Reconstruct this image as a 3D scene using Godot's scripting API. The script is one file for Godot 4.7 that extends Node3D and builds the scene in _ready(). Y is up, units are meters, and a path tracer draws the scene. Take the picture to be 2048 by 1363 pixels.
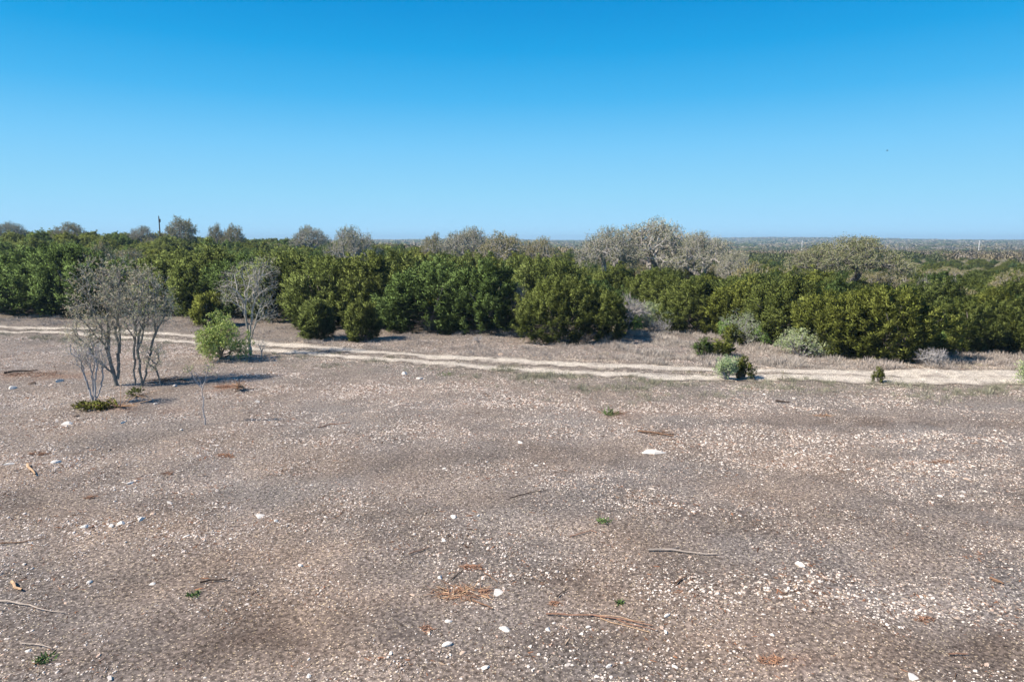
extends Node3D

const FOCAL := 1365.0          # focal length in units of the 2048-wide picture
const EYE := 6.5               # camera height in metres
var pitch := 0.0
var rng := RandomNumberGenerator.new()
var nz := FastNoiseLite.new()
var used := {}
var mats := {}
var blobs := []
var soil: ImageTexture
var track_mid := PackedVector2Array()
var rut_far := PackedVector2Array()
var rut_near := PackedVector2Array()


# ---------------------------------------------------------------- mesh collector
class Shape:
	var v := PackedVector3Array()
	var c := PackedColorArray()
	var i := PackedInt32Array()
	var n3 := PackedVector3Array()

	func leaf(base: Vector3, dir: Vector3, side: Vector3, length: float, width: float, col: Color, outward: Vector3) -> void:
		var n := v.size()
		var g := dir.cross(side).normalized()
		if g.dot(outward) < 0.0:
			side = -side
			g = -g
		var mid := base + dir * (length * 0.55)
		v.append(base); v.append(mid - side * width); v.append(base + dir * length); v.append(mid + side * width)
		c.append(col); c.append(col); c.append(col); c.append(col)
		var soft := (g * 0.6 + outward * 0.75).normalized()
		n3.append(soft); n3.append(soft); n3.append(soft); n3.append(soft)
		i.append(n); i.append(n + 1); i.append(n + 2)
		i.append(n); i.append(n + 2); i.append(n + 3)

	func tri(a: Vector3, b: Vector3, d: Vector3, col: Color) -> void:
		var n := v.size()
		v.append(a); v.append(b); v.append(d)
		c.append(col); c.append(col); c.append(col)
		i.append(n); i.append(n + 1); i.append(n + 2)

	func blade(base: Vector3, dir: Vector3, side: Vector3, length: float, width: float, col: Color) -> void:
		var n := v.size()
		var mid := base + dir * (length * 0.55)
		v.append(base); v.append(mid + side * width); v.append(base + dir * length); v.append(mid - side * width)
		c.append(col); c.append(col); c.append(col); c.append(col)
		i.append(n); i.append(n + 1); i.append(n + 2)
		i.append(n); i.append(n + 2); i.append(n + 3)

	func tube(a: Vector3, b: Vector3, ra: float, rb: float, sides: int, col: Color, col_b: Color) -> void:
		var d := (b - a).normalized()
		var u := d.cross(Vector3(0.31, 0.2, 0.93)).normalized()
		var w := d.cross(u)
		var n := v.size()
		for k in sides:
			var t := TAU * k / sides
			var o := u * cos(t) + w * sin(t)
			v.append(a + o * ra); c.append(col)
			v.append(b + o * rb); c.append(col_b)
		for k in sides:
			var p := n + 2 * k
			var q := n + 2 * ((k + 1) % sides)
			i.append(p); i.append(q); i.append(p + 1)
			i.append(q); i.append(q + 1); i.append(p + 1)

	func done() -> ArrayMesh:
		var arrays := []
		arrays.resize(Mesh.ARRAY_MAX)
		arrays[Mesh.ARRAY_VERTEX] = v
		arrays[Mesh.ARRAY_COLOR] = c
		arrays[Mesh.ARRAY_INDEX] = i
		if n3.size() == v.size():
			arrays[Mesh.ARRAY_NORMAL] = n3
		var m := ArrayMesh.new()
		m.add_surface_from_arrays(Mesh.PRIMITIVE_TRIANGLES, arrays)
		return m


# ---------------------------------------------------------------- small helpers
func rnd(a: float, b: float) -> float:
	return rng.randf_range(a, b)


func ball() -> Vector3:
	var y := rng.randf_range(-1, 1)
	var t := rng.randf() * TAU
	var r := sqrt(1 - y * y)
	return Vector3(r * cos(t), y, r * sin(t))


func shade(col: Color, amount: float) -> Color:
	var k := 1.0 + rnd(-amount, amount)
	return Color(col.r * k, col.g * k, col.b * k)


func numbered(called: String) -> String:
	var n: int = used.get(called, 0)
	used[called] = n + 1
	return called if n == 0 else "%s_%03d" % [called, n]


func tag(o: Node3D, label: String, category := "", group := "", kind := "") -> void:
	if label: o.set_meta("label", label)
	if category: o.set_meta("category", category)
	if group: o.set_meta("group", group)
	if kind: o.set_meta("kind", kind)


func thing(called: String, label: String, category: String, at: Vector3, group := "") -> Node3D:
	var o := Node3D.new()
	o.name = numbered(called)
	add_child(o)
	o.position = at
	tag(o, label, category, group)
	return o


func solid(called: String, mesh: Mesh, m: Material, parent: Node3D = null) -> MeshInstance3D:
	var o := MeshInstance3D.new()
	o.mesh = mesh
	o.material_override = m
	if parent:
		o.name = called
		parent.add_child(o, true)
	else:
		o.name = numbered(called)
		add_child(o)
	return o


func paint(key: String, tint: Color, rough := 0.85, through := 0.0) -> StandardMaterial3D:
	if mats.has(key):
		return mats[key]
	var m := StandardMaterial3D.new()
	m.resource_name = key
	m.vertex_color_use_as_albedo = true
	m.albedo_color = tint.linear_to_srgb()
	m.roughness = rough
	m.metallic_specular = 0.15
	m.cull_mode = BaseMaterial3D.CULL_DISABLED
	if through > 0.0:
		m.backlight_enabled = true
		m.backlight = Color(through, through, through)
	mats[key] = m
	return m


# ---------------------------------------------------------------- the lie of the land
func land(x: float, z: float) -> float:
	var d := -z
	var h := 0.16 * nz.get_noise_2d(x * 9.0, z * 9.0) * smoothstep(0.0, 14.0, absf(d)) + 0.07 * nz.get_noise_2d(x * 22.0 + 9.0, z * 22.0) + 0.05 * nz.get_noise_2d(x * 60.0, z * 60.0)
	h += 4.6 * smoothstep(58.0, 150.0, d) * smoothstep(-10.0, -115.0, x) * (1.0 - smoothstep(170.0, 420.0, d))
	h -= 2.6 * smoothstep(42.0, 170.0, d) * smoothstep(-5.0, 70.0, x)
	h -= 4.5 * smoothstep(150.0, 800.0, d)
	var far := smoothstep(1300.0, 3300.0, d)
	if far > 0.0:
		h += far * (9.5 + 5.0 * nz.get_noise_2d(x * 0.2, 90.0) + 7.0 * nz.get_noise_2d(x * 0.06 + 40.0, 7.0) + 13.0 * exp(-pow((x - 1180.0) / 330.0, 2.0)))
		h -= 60.0 * smoothstep(3700.0, 7000.0, d)
	return h


func ray(px: float, py: float) -> Vector3:
	var a := (681.5 - py) / FOCAL
	return Vector3((px - 1024.0) / FOCAL, a * cos(pitch) + sin(pitch), -cos(pitch) + a * sin(pitch))


func spot(px: float, py: float) -> Vector3:        # where the ground lies at that place of the survey picture
	var r := ray(px, py)
	var t := 4.0
	for k in 6000:
		var p := Vector3(0, EYE, 0) + r * t
		if p.y < land(p.x, p.z):
			break
		t += 0.02 + t * 0.0006
	return Vector3(r.x * t, land(r.x * t, r.z * t), r.z * t)


func away(px: float, depth: float) -> Vector3:     # on the ground at that bearing, DEPTH metres off
	var x := (px - 1024.0) / FOCAL * depth
	return Vector3(x, land(x, -depth), -depth)


func metres(p: Vector3) -> float:                  # metres to one unit of the picture at P
	return ((Vector3(0, EYE, 0) - p).dot(Vector3(0, -sin(pitch), cos(pitch)))) / FOCAL


func top_height(p: Vector3, py: float) -> float:   # height of a thing at P whose top shows at PY
	var r := ray(1024.0, py)
	return EYE + r.y / -r.z * -p.z - p.y


func _ready() -> void:
	pitch = -atan((681.5 - 481.5) / FOCAL)
	rng.seed = 7
	nz.seed = 11
	nz.noise_type = FastNoiseLite.TYPE_SIMPLEX_SMOOTH
	nz.frequency = 0.01
	nz.fractal_octaves = 3
	build_view()
	build_ground()
	build_track()
	build_woods()
	build_far_country()
	build_clearing_plants()
	build_grass()
	build_gravel()
	build_rocks()
	build_debris()
	build_poles()


# ---------------------------------------------------------------- camera, sky, sun
func build_view() -> void:
	var cam := Camera3D.new()
	cam.name = "camera"
	cam.fov = rad_to_deg(2.0 * atan(681.5 / FOCAL))
	cam.near = 0.1
	cam.far = 20000.0
	add_child(cam)
	cam.position = Vector3(0, EYE, 0)
	cam.rotation.x = pitch
	cam.current = true

	# clear sky: colour by height above the horizon
	var angle := [-90.0, -1.0, 0.0, 0.9, 3.7, 7.3, 11.1, 14.7, 17.5, 26.0, 45.0, 90.0]
	var tone := [Color8(120, 110, 100), Color8(158, 205, 238), Color8(172, 224, 255), Color8(167, 222, 255), Color8(150, 218, 253), Color8(121, 205, 253), Color8(70, 183, 244), Color8(22, 164, 232), Color8(0, 150, 222), Color8(8, 128, 200), Color8(14, 104, 176), Color8(16, 84, 150)]
	var im := Image.create(64, 1024, false, Image.FORMAT_RGBF)
	for y in 1024:
		var e := 90.0 - (y + 0.5) / 1024.0 * 180.0
		var k := 0
		while k < 10 and angle[k + 1] < e:
			k += 1
		var a: Color = tone[k].srgb_to_linear()
		var b: Color = tone[k + 1].srgb_to_linear()
		var now := a.lerp(b, clampf((e - angle[k]) / (angle[k + 1] - angle[k]), 0, 1))
		now *= 1.0 + 0.22 * exp(-maxf(e, 0.0) / 1.5)           # the palest air lies along the horizon
		im.fill_rect(Rect2i(0, y, 64, 1), Color(now.r / 1.7, now.g / 1.7, now.b / 1.7))
	var pano := PanoramaSkyMaterial.new()
	pano.panorama = ImageTexture.create_from_image(im)
	var sky := Sky.new()
	sky.sky_material = pano
	var env := Environment.new()
	env.background_mode = Environment.BG_SKY
	env.sky = sky
	env.tonemap_mode = Environment.TONE_MAPPER_LINEAR
	env.tonemap_exposure = 1.7
	env.sdfgi_enabled = true
	env.ssao_enabled = true
	env.ssil_enabled = true
	env.fog_enabled = true
	env.fog_density = 0.00024
	env.fog_light_color = Color(0.74, 0.89, 1.0)
	var world := WorldEnvironment.new()
	world.name = "world"
	world.environment = env
	add_child(world)

	var sun := DirectionalLight3D.new()
	sun.name = "sun"
	sun.light_energy = 1.6
	sun.light_color = Color(1.0, 0.95, 0.885)
	sun.light_angular_distance = 0.5
	sun.shadow_enabled = true
	add_child(sun)
	sun.look_at_from_position(Vector3.ZERO, Vector3(0.68, -0.72, -0.23))


# ---------------------------------------------------------------- ground
func steps(near_lo: float, near_hi: float, fine: float, lo: float, hi: float) -> PackedFloat32Array:
	var out := PackedFloat32Array()
	var s := fine
	var p := near_lo
	while p > lo:
		s *= 1.12
		p -= s
		out.append(p)
	out.reverse()
	p = near_lo
	while p < near_hi:
		out.append(p)
		p += fine
	s = fine
	while p < hi:
		out.append(p)
		s *= 1.12
		p += s
	return out


func blob(px: float, py: float, rx: float, ry: float, gravel: float, tint := Color(1, 1, 1), amount := 0.0) -> void:
	var c := spot(px, py)
	var n := spot(px, py + ry)
	var f := spot(px, py - ry)
	blobs.append([c.x, c.z, rx * metres(c), maxf(0.3, (n.z - f.z) * 0.5), gravel, tint, amount])


var stony_map := PackedFloat32Array()


func stony(x: float, z: float) -> float:           # looked up on a half-metre grid over the clearing
	if stony_map.is_empty():
		for j in 120:
			for i in 184:
				stony_map.append(stony_at(-46.0 + i * 0.5, -4.0 - j * 0.5))
	var u := clampf((x + 46.0) * 2.0, 0, 182.9)
	var w := clampf((-4.0 - z) * 2.0, 0, 118.9)
	var at := int(w) * 184 + int(u)
	return lerpf(lerpf(stony_map[at], stony_map[at + 1], fmod(u, 1)), lerpf(stony_map[at + 184], stony_map[at + 185], fmod(u, 1)), fmod(w, 1))


func stony_at(x: float, z: float) -> float:
	var s := 0.5 + 0.85 * nz.get_noise_2d(x * 22.0, z * 34.0) + 0.55 * nz.get_noise_2d(x * 70.0 + 300.0, z * 90.0)
	for b in blobs:
		var q := pow((x - b[0]) / b[2], 2.0) + pow((z - b[1]) / b[3], 2.0)
		if q < 4.0:
			s += b[4] * exp(-q * 1.2)
	return clampf(s, 0.05, 1.7)


func near_line(line: PackedVector2Array, p: Vector2) -> float:
	var best := 1e9
	for k in line.size() - 1:
		best = minf(best, p.distance_to(Geometry2D.get_closest_point_to_segment(p, line[k], line[k + 1])))
	return best


func line_of(points: Array) -> PackedVector2Array:
	var out := PackedVector2Array()
	for q in points:
		var p := spot(q[0], q[1])
		out.append(Vector2(p.x, p.z))
	return out


func tree_line(px: float) -> float:                # depth at which the thicket begins
	var xs := [-400.0, 0.0, 300.0, 560.0, 700.0, 800.0, 1000.0, 1200.0, 1400.0, 1600.0, 1800.0, 2048.0, 2500.0]
	var ds := [60.0, 57.0, 57.0, 53.0, 50.0, 46.5, 46.5, 46.5, 45.0, 42.0, 38.5, 38.5, 38.0]
	for k in 12:
		if px < xs[k + 1]:
			return lerpf(ds[k], ds[k + 1], clampf((px - xs[k]) / (xs[k + 1] - xs[k]), 0, 1))
	return 38.0


func build_ground() -> void:
	rut_far = line_of([[-400, 640], [-40, 652], [150, 656], [330, 668], [450, 680], [600, 692], [750, 704], [900, 714], [1050, 724], [1200, 733], [1350, 739], [1500, 743], [1700, 746], [1900, 750], [2100, 752], [2500, 756]])
	rut_near = line_of([[-400, 649], [-40, 661], [150, 667], [330, 682], [450, 693], [560, 702], [700, 714], [850, 724], [1000, 735], [1150, 744], [1300, 749], [1450, 754], [1700, 757], [1900, 759], [2100, 760], [2500, 764]])
	for k in rut_far.size():
		track_mid.append((rut_far[k] + rut_near[k]) * 0.5)
	# pale stony patches and dark mulched patches of the clearing
	var pale := Color(1.42, 1.38, 1.34)
	var dark := Color(0.62, 0.58, 0.56)
	var rust := Color(1.12, 0.86, 0.72)
	for b in [[100, 800, 130, 22, 0.5, pale, 0.9], [110, 925, 160, 22, 0.5, pale, 0.4], [230, 975, 200, 16, 0.6, pale, 0.4], [220, 1048, 90, 10, 1.0, pale, 0.5],
			[450, 960, 150, 30, 0.4, pale, 0.5], [800, 860, 150, 30, 0.5, pale, 0.3], [1000, 808, 130, 10, 0.7, pale, 0.5], [1180, 800, 260, 20, 0.4, pale, 0.3], [1380, 880, 90, 12, 0.8, pale, 0.4],
			[1750, 880, 330, 28, 0.5, pale, 0.4], [1450, 880, 300, 25, 0.35, pale, 0.3], [1850, 930, 160, 16, 0.8, pale, 0.5], [1800, 1215, 170, 40, 1.0, pale, 0.4], [1500, 1180, 300, 60, 0.5, pale, 0.1], [1650, 1170, 80, 30, 0.6, pale, 0.2],
			[2000, 1120, 90, 50, 0.6, pale, 0.2], [350, 700, 300, 18, 0.6, pale, 0.5], [700, 780, 300, 22, 0.4, pale, 0.2], [1330, 1020, 80, 40, 0.5, pale, 0.1], [1250, 980, 120, 40, 0.4, pale, 0.0],
			[480, 1275, 220, 50, -0.55, dark, 0.9], [1170, 1170, 120, 40, -0.4, dark, 0.7], [1430, 1040, 120, 35, -0.5, dark, 0.7], [1750, 845, 260, 14, -0.7, dark, 0.9], [1980, 1290, 160, 60, -0.45, dark, 0.8],
			[800, 910, 200, 40, -0.25, dark, 0.4], [60, 1000, 150, 25, -0.2, dark, 0.5], [1060, 890, 140, 20, -0.4, dark, 0.4], [1990, 1050, 120, 20, -0.5, dark, 0.6], [1900, 900, 160, 10, -0.5, dark, 0.6], [180, 1300, 200, 50, -0.15, dark, 0.4], [1000, 1290, 250, 40, -0.25, dark, 0.5], [1220, 940, 200, 30, -0.35, dark, 0.4],
			[90, 752, 130, 10, -0.3, rust, 0.9], [448, 774, 36, 8, -0.6, rust, 1.5], [1560, 1310, 120, 50, -0.1, rust, 0.5], [330, 715, 120, 12, 0.1, rust, 0.4], [260, 818, 110, 10, -0.2, rust, 0.7], [1230, 826, 40, 8, -0.3, rust, 0.8], [400, 775, 110, 14, -0.2, dark, 0.5]]:
		blob(b[0], b[1], b[2], b[3], b[4], b[5], b[6])

	var xs := steps(-46.0, 46.0, 0.32, -6500.0, 6500.0)
	var zs := steps(-62.0, -5.0, 0.32, -6500.0, 300.0)
	var nx := xs.size()
	var nzz := zs.size()
	var v := PackedVector3Array()
	var c := PackedColorArray()
	var uv := PackedVector2Array()
	var n := PackedVector3Array()
	v.resize(nx * nzz); c.resize(nx * nzz); uv.resize(nx * nzz); n.resize(nx * nzz)
	var k := 0
	for z in zs:
		for x in xs:
			var h := land(x, z)
			v[k] = Vector3(x, h, z)
			uv[k] = Vector2(x, z) / 7.3
			var e := 0.3
			n[k] = Vector3(h - land(x + e, z), e, h - land(x, z + e)).normalized()
			c[k] = ground_tone(x, z)
			k += 1
	var ix := PackedInt32Array()
	for j in nzz - 1:
		for i in nx - 1:
			var a := j * nx + i
			ix.append_array(PackedInt32Array([a, a + 1, a + nx, a + 1, a + nx + 1, a + nx]))
	var arrays := []
	arrays.resize(Mesh.ARRAY_MAX)
	arrays[Mesh.ARRAY_VERTEX] = v
	arrays[Mesh.ARRAY_NORMAL] = n
	arrays[Mesh.ARRAY_COLOR] = c
	arrays[Mesh.ARRAY_TEX_UV] = uv
	arrays[Mesh.ARRAY_INDEX] = ix
	var mesh := ArrayMesh.new()
	mesh.add_surface_from_arrays(Mesh.PRIMITIVE_TRIANGLES, arrays)
	var m := StandardMaterial3D.new()
	m.resource_name = "stony_soil"
	m.vertex_color_use_as_albedo = true
	soil = soil_texture()
	m.albedo_texture = soil
	m.roughness = 0.95
	m.metallic_specular = 0.2
	var o := solid("ground", mesh, m)
	tag(o, "bare brown stony soil of the cleared field", "ground", "", "structure")


func ground_tone(x: float, z: float) -> Color:
	var d := -z
	var soil := Color(0.69, 0.58, 0.515)
	var t := 1.0 + 0.35 * nz.get_noise_2d(x * 28.0 + 90.0, z * 36.0) + 0.2 * nz.get_noise_2d(x * 110.0, z * 130.0)
	var warm := 0.12 * nz.get_noise_2d(x * 14.0 - 70.0, z * 18.0 + 33.0)
	var col := Color(soil.r * t * (1 + warm), soil.g * t, soil.b * t * (1 - warm))
	col = col.lerp(Color(0.80, 0.70, 0.64), 0.38 * smoothstep(13.0, 26.0, d))        # thin limestone dust on the upper part
	if d < 75.0:
		var broken := nz.get_noise_2d(x * 60.0 + 17.0, z * 85.0)
		for b in blobs:
			var q := pow((x - b[0]) / b[2], 2.0) + pow((z - b[1]) / b[3], 2.0)
			if q < 4.0:
				var w: float = b[6] * exp(-q * 1.2) * clampf(0.55 + 1.7 * broken, 0.0, 1.0)
				var s: Color = b[5]
				col = Color(col.r * lerpf(1, s.r, w), col.g * lerpf(1, s.g, w), col.b * lerpf(1, s.b, w))
		var off := near_line(track_mid, Vector2(x, z))
		if off < 9.0:
			# trodden soil near the track and dry grass beyond it are paler and greyer
			var w := (1.0 - smoothstep(2.0, 9.0, off)) * 0.5
			col = col.lerp(Color(0.66, 0.58, 0.51), w)
	if d > 34.0:
		var litter := smoothstep(-1.0, 5.0, d - tree_line(1024.0 + x / d * FOCAL))
		col = col.lerp(Color(0.40, 0.34, 0.27), litter * 0.8)
	if d > 240.0:
		var g := nz.get_noise_2d(x * 0.8, z * 0.5)
		col = col.lerp(Color(0.82, 0.74, 0.60).lerp(Color(0.45, 0.46, 0.28), clampf(0.5 + g * 1.4, 0, 1)), smoothstep(240.0, 420.0, d))
	return col


func soil_texture() -> ImageTexture:
	var f := FastNoiseLite.new()
	f.seed = 5
	f.frequency = 0.03
	f.fractal_octaves = 5
	f.fractal_gain = 0.65
	var size := 2048
	var im := f.get_seamless_image(size, size)
	im.convert(Image.FORMAT_RGB8)
	im.adjust_bcs(1.02, 0.55, 1.0)
	var px := im.get_data()
	var r := RandomNumberGenerator.new()
	r.seed = 21
	for k in 30000:
		# one flat chip of stone or of wood: a small slanted patch of one tone
		var cx := r.randi() % size
		var cy := r.randi() % size
		var a := 1.5 + 5.0 * pow(r.randf(), 3.0)
		var b := a * r.randf_range(0.45, 0.9)
		var turn := r.randf() * PI
		var tone := r.randi_range(175, 250)
		var red := tone
		var blue := tone - r.randi_range(4, 22)
		if k % 5 == 0:
			tone = r.randi_range(60, 105)
			red = tone + 10
			blue = tone - 12
			b *= 0.5
			a *= 1.6
		var ca := cos(turn)
		var sa := sin(turn)
		var reach := int(ceil(a))
		for y in range(-reach, reach + 1):
			for x in range(-reach, reach + 1):
				var u := (x * ca + y * sa) / a
				var w := (y * ca - x * sa) / b
				if absf(u) + absf(w) * 0.8 < 1.0 and absf(w) < 0.9:
					var at := (((cy + y) & 2047) * size + ((cx + x) & 2047)) * 3
					px[at] = mini(red, 255)
					px[at + 1] = tone
					px[at + 2] = blue
	return ImageTexture.create_from_image(Image.create_from_data(size, size, false, Image.FORMAT_RGB8, px))


# ---------------------------------------------------------------- the two-rut track
func build_track() -> void:
	var line := PackedVector2Array()
	var half := PackedFloat32Array()
	for k in track_mid.size() - 1:
		var n := int(ceil(track_mid[k].distance_to(track_mid[k + 1]) / 0.22))
		for j in n:
			var t := float(j) / n
			line.append(track_mid[k].cubic_interpolate(track_mid[k + 1], track_mid[maxi(k - 1, 0)], track_mid[mini(k + 2, track_mid.size() - 1)], t))
			half.append(lerpf(rut_far[k].distance_to(rut_near[k]), rut_far[k + 1].distance_to(rut_near[k + 1]), t) * 0.5)
	var s := Shape.new()
	var cells := 26
	var cream := Color(0.84, 0.76, 0.67)
	var rows := []
	for k in line.size():
		var along := (line[mini(k + 1, line.size() - 1)] - line[maxi(k - 1, 0)]).normalized()
		var across := Vector2(-along.y, along.x)
		var gap := clampf(half[k], 0.75, 1.15)
		for j in cells + 1:
			var w := lerpf(-2.3, 2.3, float(j) / cells)
			var p := line[k] + across * (w + 0.06 * nz.get_noise_2d(line[k].x * 40.0, w * 60.0))
			s.v.append(Vector3(p.x, land(p.x, p.y) + 0.022, p.y))
			var from_rut := absf(absf(w) - gap)
			var bare := 1.0 - smoothstep(0.05, 1.0, from_rut + 0.35 * nz.get_noise_2d(p.x * 60.0, p.y * 60.0) + 0.25 * nz.get_noise_2d(p.x * 260.0, p.y * 260.0))
			bare += 0.35 * smoothstep(0.0, 20.0, p.x) * (1.0 - smoothstep(1.2, 2.0, absf(w)))   # the right end of the track is bare all across
			var tone := Color(0.335, 0.285, 0.25).lerp(cream, clampf(bare, 0, 1)) * (1.0 + 0.3 * nz.get_noise_2d(p.x * 150.0, p.y * 150.0) + 0.2 * (rng.randf() - 0.5))
			tone.a = 1.0
			s.c.append(tone)
			rows.append(bare)
	for k in line.size() - 1:
		for j in cells:
			var a := k * (cells + 1) + j
			var keep: float = rows[a]
			if absf(lerpf(-2.3, 2.3, (j + 0.5) / cells)) > 1.0 and keep < 0.2:
				continue
			if rng.randf() > keep * 1.5 + 0.12:
				continue
			s.i.append_array(PackedInt32Array([a, a + 1, a + cells + 1, a + 1, a + cells + 2, a + cells + 1]))
	var m := paint("track_soil", Color(2.1, 2.1, 2.1), 0.95)
	m.albedo_texture = soil
	m.uv1_triplanar = true
	m.uv1_world_triplanar = true
	m.uv1_scale = Vector3.ONE / 5.1
	var o := solid("dirt_track", s.done(), m)
	tag(o, "pale two-rut caliche track crossing in front of the trees", "track", "", "structure")


# ---------------------------------------------------------------- plant shapes
func plume(s: Shape, at: Vector3, axis: Vector3, blades: int, reach: float, width: float, spread: float, col: Color, outward := Vector3.UP) -> void:
	for k in blades:
		var from := ball()
		var d := (axis + from * spread * 0.7 + ball() * spread * 0.5).normalized()
		var side := d.cross(ball()).normalized()
		s.leaf(at + from * (reach * 0.34), d, side, reach * rnd(0.6, 1.15), width * rnd(0.7, 1.2), shade(col, 0.2), (outward + from * 0.6).normalized())


# Juniper: pointed boughs of sprays standing up and out of a lobed crown round several stems. Returns [stems, crown].
func juniper(sd: int, tall: float, wide: float, lobe_count: int, boughs: int, open := 0.0, bough := 0.62, per := 19, reach := 0.155, width := 0.018) -> Array:
	rng.seed = sd
	var lobes := []
	lobes.append([Vector3(0, tall * 0.36, 0), wide * 0.74, tall * 0.52])
	for k in lobe_count:
		var t := TAU * k / lobe_count + rnd(-0.4, 0.4)
		var off := wide * (rnd(0.42, 0.82) if k % 3 else rnd(0.1, 0.4))
		var top := tall * (1.04 - 0.55 * pow(off / wide, 1.6)) * rnd(0.72, 1.06)
		var bottom := tall * rnd(0.0, 0.16)
		lobes.append([Vector3(off * cos(t), (top + bottom) * 0.5, off * sin(t)), wide * rnd(0.17, 0.36), (top - bottom) * 0.5])
	var s := Shape.new()
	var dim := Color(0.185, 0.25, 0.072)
	var lit := Color(0.335, 0.425, 0.145)
	var weights := PackedFloat32Array()
	for l in lobes:
		weights.append(l[1] * l[2])
	var made := 0
	var tries := 0
	while made < boughs and tries < boughs * 12:
		tries += 1
		var li := rng.rand_weighted(weights)
		var l = lobes[li]
		var u := ball()
		var p: Vector3 = l[0] + Vector3(u.x * l[1], u.y * l[2], u.z * l[1])
		if p.y < tall * 0.05:
			continue
		if open > 0.0 and p.y < tall * 0.3 and rng.randf() < open:
			continue
		if nz.get_noise_3d(p.x * 45.0 + sd * 13.0, p.y * 45.0, p.z * 45.0) < -0.26:
			continue                                   # a gap between boughs
		var buried := false
		for q in lobes.size():
			if q != li:
				var w = (p - lobes[q][0]) / Vector3(lobes[q][1], lobes[q][2], lobes[q][1])
				if w.length_squared() < 0.66:
					buried = true
					break
		if buried:
			continue
		var out := Vector3(u.x / l[1], u.y / l[2], u.z / l[1]).normalized()
		var axis := (out * 0.55 + Vector3(0, 1.05, 0) + ball() * 0.3).normalized()
		var long := bough * rnd(0.5, 1.6) * (1.3 if u.y > 0.35 else 1.0)
		var base := p - axis * long * 0.62
		var f := clampf(0.45 + 0.5 * nz.get_noise_3d(p.x * 70.0 + sd * 31.0, p.y * 70.0, p.z * 70.0) + rnd(-0.3, 0.35), 0, 1)
		for j in per:
			var t := pow(rng.randf(), 0.8)
			var side := ball()
			var q := base + axis * long * t + side * long * 0.26 * (1.0 - 0.9 * t)
			q.y = maxf(q.y, 0.03)
			plume(s, q, (axis * 0.9 + side * 0.5).normalized(), 8, reach * rnd(0.7, 1.4), width, 0.8, dim.lerp(lit, clampf(f + rnd(-0.2, 0.2), 0, 1)), (out * 0.45 + Vector3(0, 0.45, 0) + side * 0.65).normalized())
		made += 1
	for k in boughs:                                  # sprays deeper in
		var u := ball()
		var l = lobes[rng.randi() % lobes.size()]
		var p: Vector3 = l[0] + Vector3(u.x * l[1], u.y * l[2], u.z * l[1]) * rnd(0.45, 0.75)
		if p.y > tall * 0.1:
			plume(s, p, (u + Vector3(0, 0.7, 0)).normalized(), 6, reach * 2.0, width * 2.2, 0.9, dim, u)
	var w := Shape.new()
	var bark := Color(0.26, 0.225, 0.20)
	for k in 6:
		var t := TAU * k / 6.0 + rnd(-0.4, 0.4)
		var p := Vector3(rnd(-0.12, 0.12), -0.1, rnd(-0.12, 0.12))
		var d := Vector3(cos(t) * 0.45, 1.0, sin(t) * 0.45).normalized()
		var r := 0.075
		for j in 7:
			var q := p + d * tall * 0.115
			w.tube(p, q, r, r * 0.82, 5, shade(bark, 0.2), shade(bark, 0.2))
			# dead grey side branches low on the stem
			for b in (4 if j < 3 else 0):
				var a := rnd(0, TAU)
				var e := Vector3(cos(a), rnd(-0.1, 0.5), sin(a)).normalized()
				var m := q + e * wide * rnd(0.2, 0.36)
				var end := m + (e + ball() * 0.5).normalized() * wide * rnd(0.12, 0.3)
				if m.y > 0.05 and end.y > 0.05:
					w.tube(q, m, r * 0.3, r * 0.16, 3, shade(bark, 0.3), shade(bark * 1.4, 0.3))
					w.tube(m, end, r * 0.16, 0.005, 3, shade(bark * 1.4, 0.3), shade(bark * 1.5, 0.3))
			p = q
			r *= 0.82
			d = (d + ball() * 0.22 + Vector3(0, 0.06, 0)).normalized()
	return [w.done(), s.done()]


# A branching tree that reaches every point of PTS. Thick wood goes to WOOD, thin twigs to FINE.
func grow(wood: Shape, fine: Shape, from: Vector3, r_from: float, pts: Array, o: Dictionary) -> void:
	var n := pts.size()
	var bark: Color = o.bark
	if n == 1:
		sprig(fine, from, pts[0], r_from, o)
		return
	var lo: Vector3 = pts[0]
	var hi: Vector3 = pts[0]
	for p in pts:
		lo = lo.min(p)
		hi = hi.max(p)
	var axis := (hi - lo).max_axis_index()
	var cut: float = 0.0
	for p in pts:
		cut += p[axis]
	cut = cut / n + (hi - lo)[axis] * rnd(-0.1, 0.1)
	var a := []
	var b := []
	for p in pts:
		if p[axis] < cut: a.append(p)
		else: b.append(p)
	if a.is_empty() or b.is_empty():
		a = pts.slice(0, n / 2)
		b = pts.slice(n / 2)
	for half in [a, b]:
		var mid := Vector3.ZERO
		for p in half: mid += p
		mid /= half.size()
		var r: float = maxf(o.twig, o.twig * pow(half.size(), o.get("power", 0.40)))
		var go: Vector3 = mid - from
		var share: float = o.get("stride", 0.42) if half.size() > 3 else 0.6
		var bend: Vector3 = ball() * go.length() * share * o.get("crook", 0.22)
		var node: Vector3 = from + go * share + bend
		var knee: Vector3 = from.lerp(node, 0.5) + ball() * go.length() * share * o.get("crook", 0.22) * 0.6
		var ra := minf(r_from, r * 1.1)
		var into := wood if r > o.get("thick", 0.02) else fine
		var sides := 6 if r > 0.05 else (4 if r > 0.015 else 3)
		var ca := shade(bark, 0.25)
		var cb := shade(bark, 0.25)
		if half.size() == 1 and n > 2:
			sprig(fine, from, half[0], r, o)
			continue
		into.tube(from, knee, ra, (ra + r) * 0.5, sides, ca, cb)
		into.tube(knee, node, (ra + r) * 0.5, r, sides, cb, ca)
		grow(wood, fine, node, r, half, o)


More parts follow.
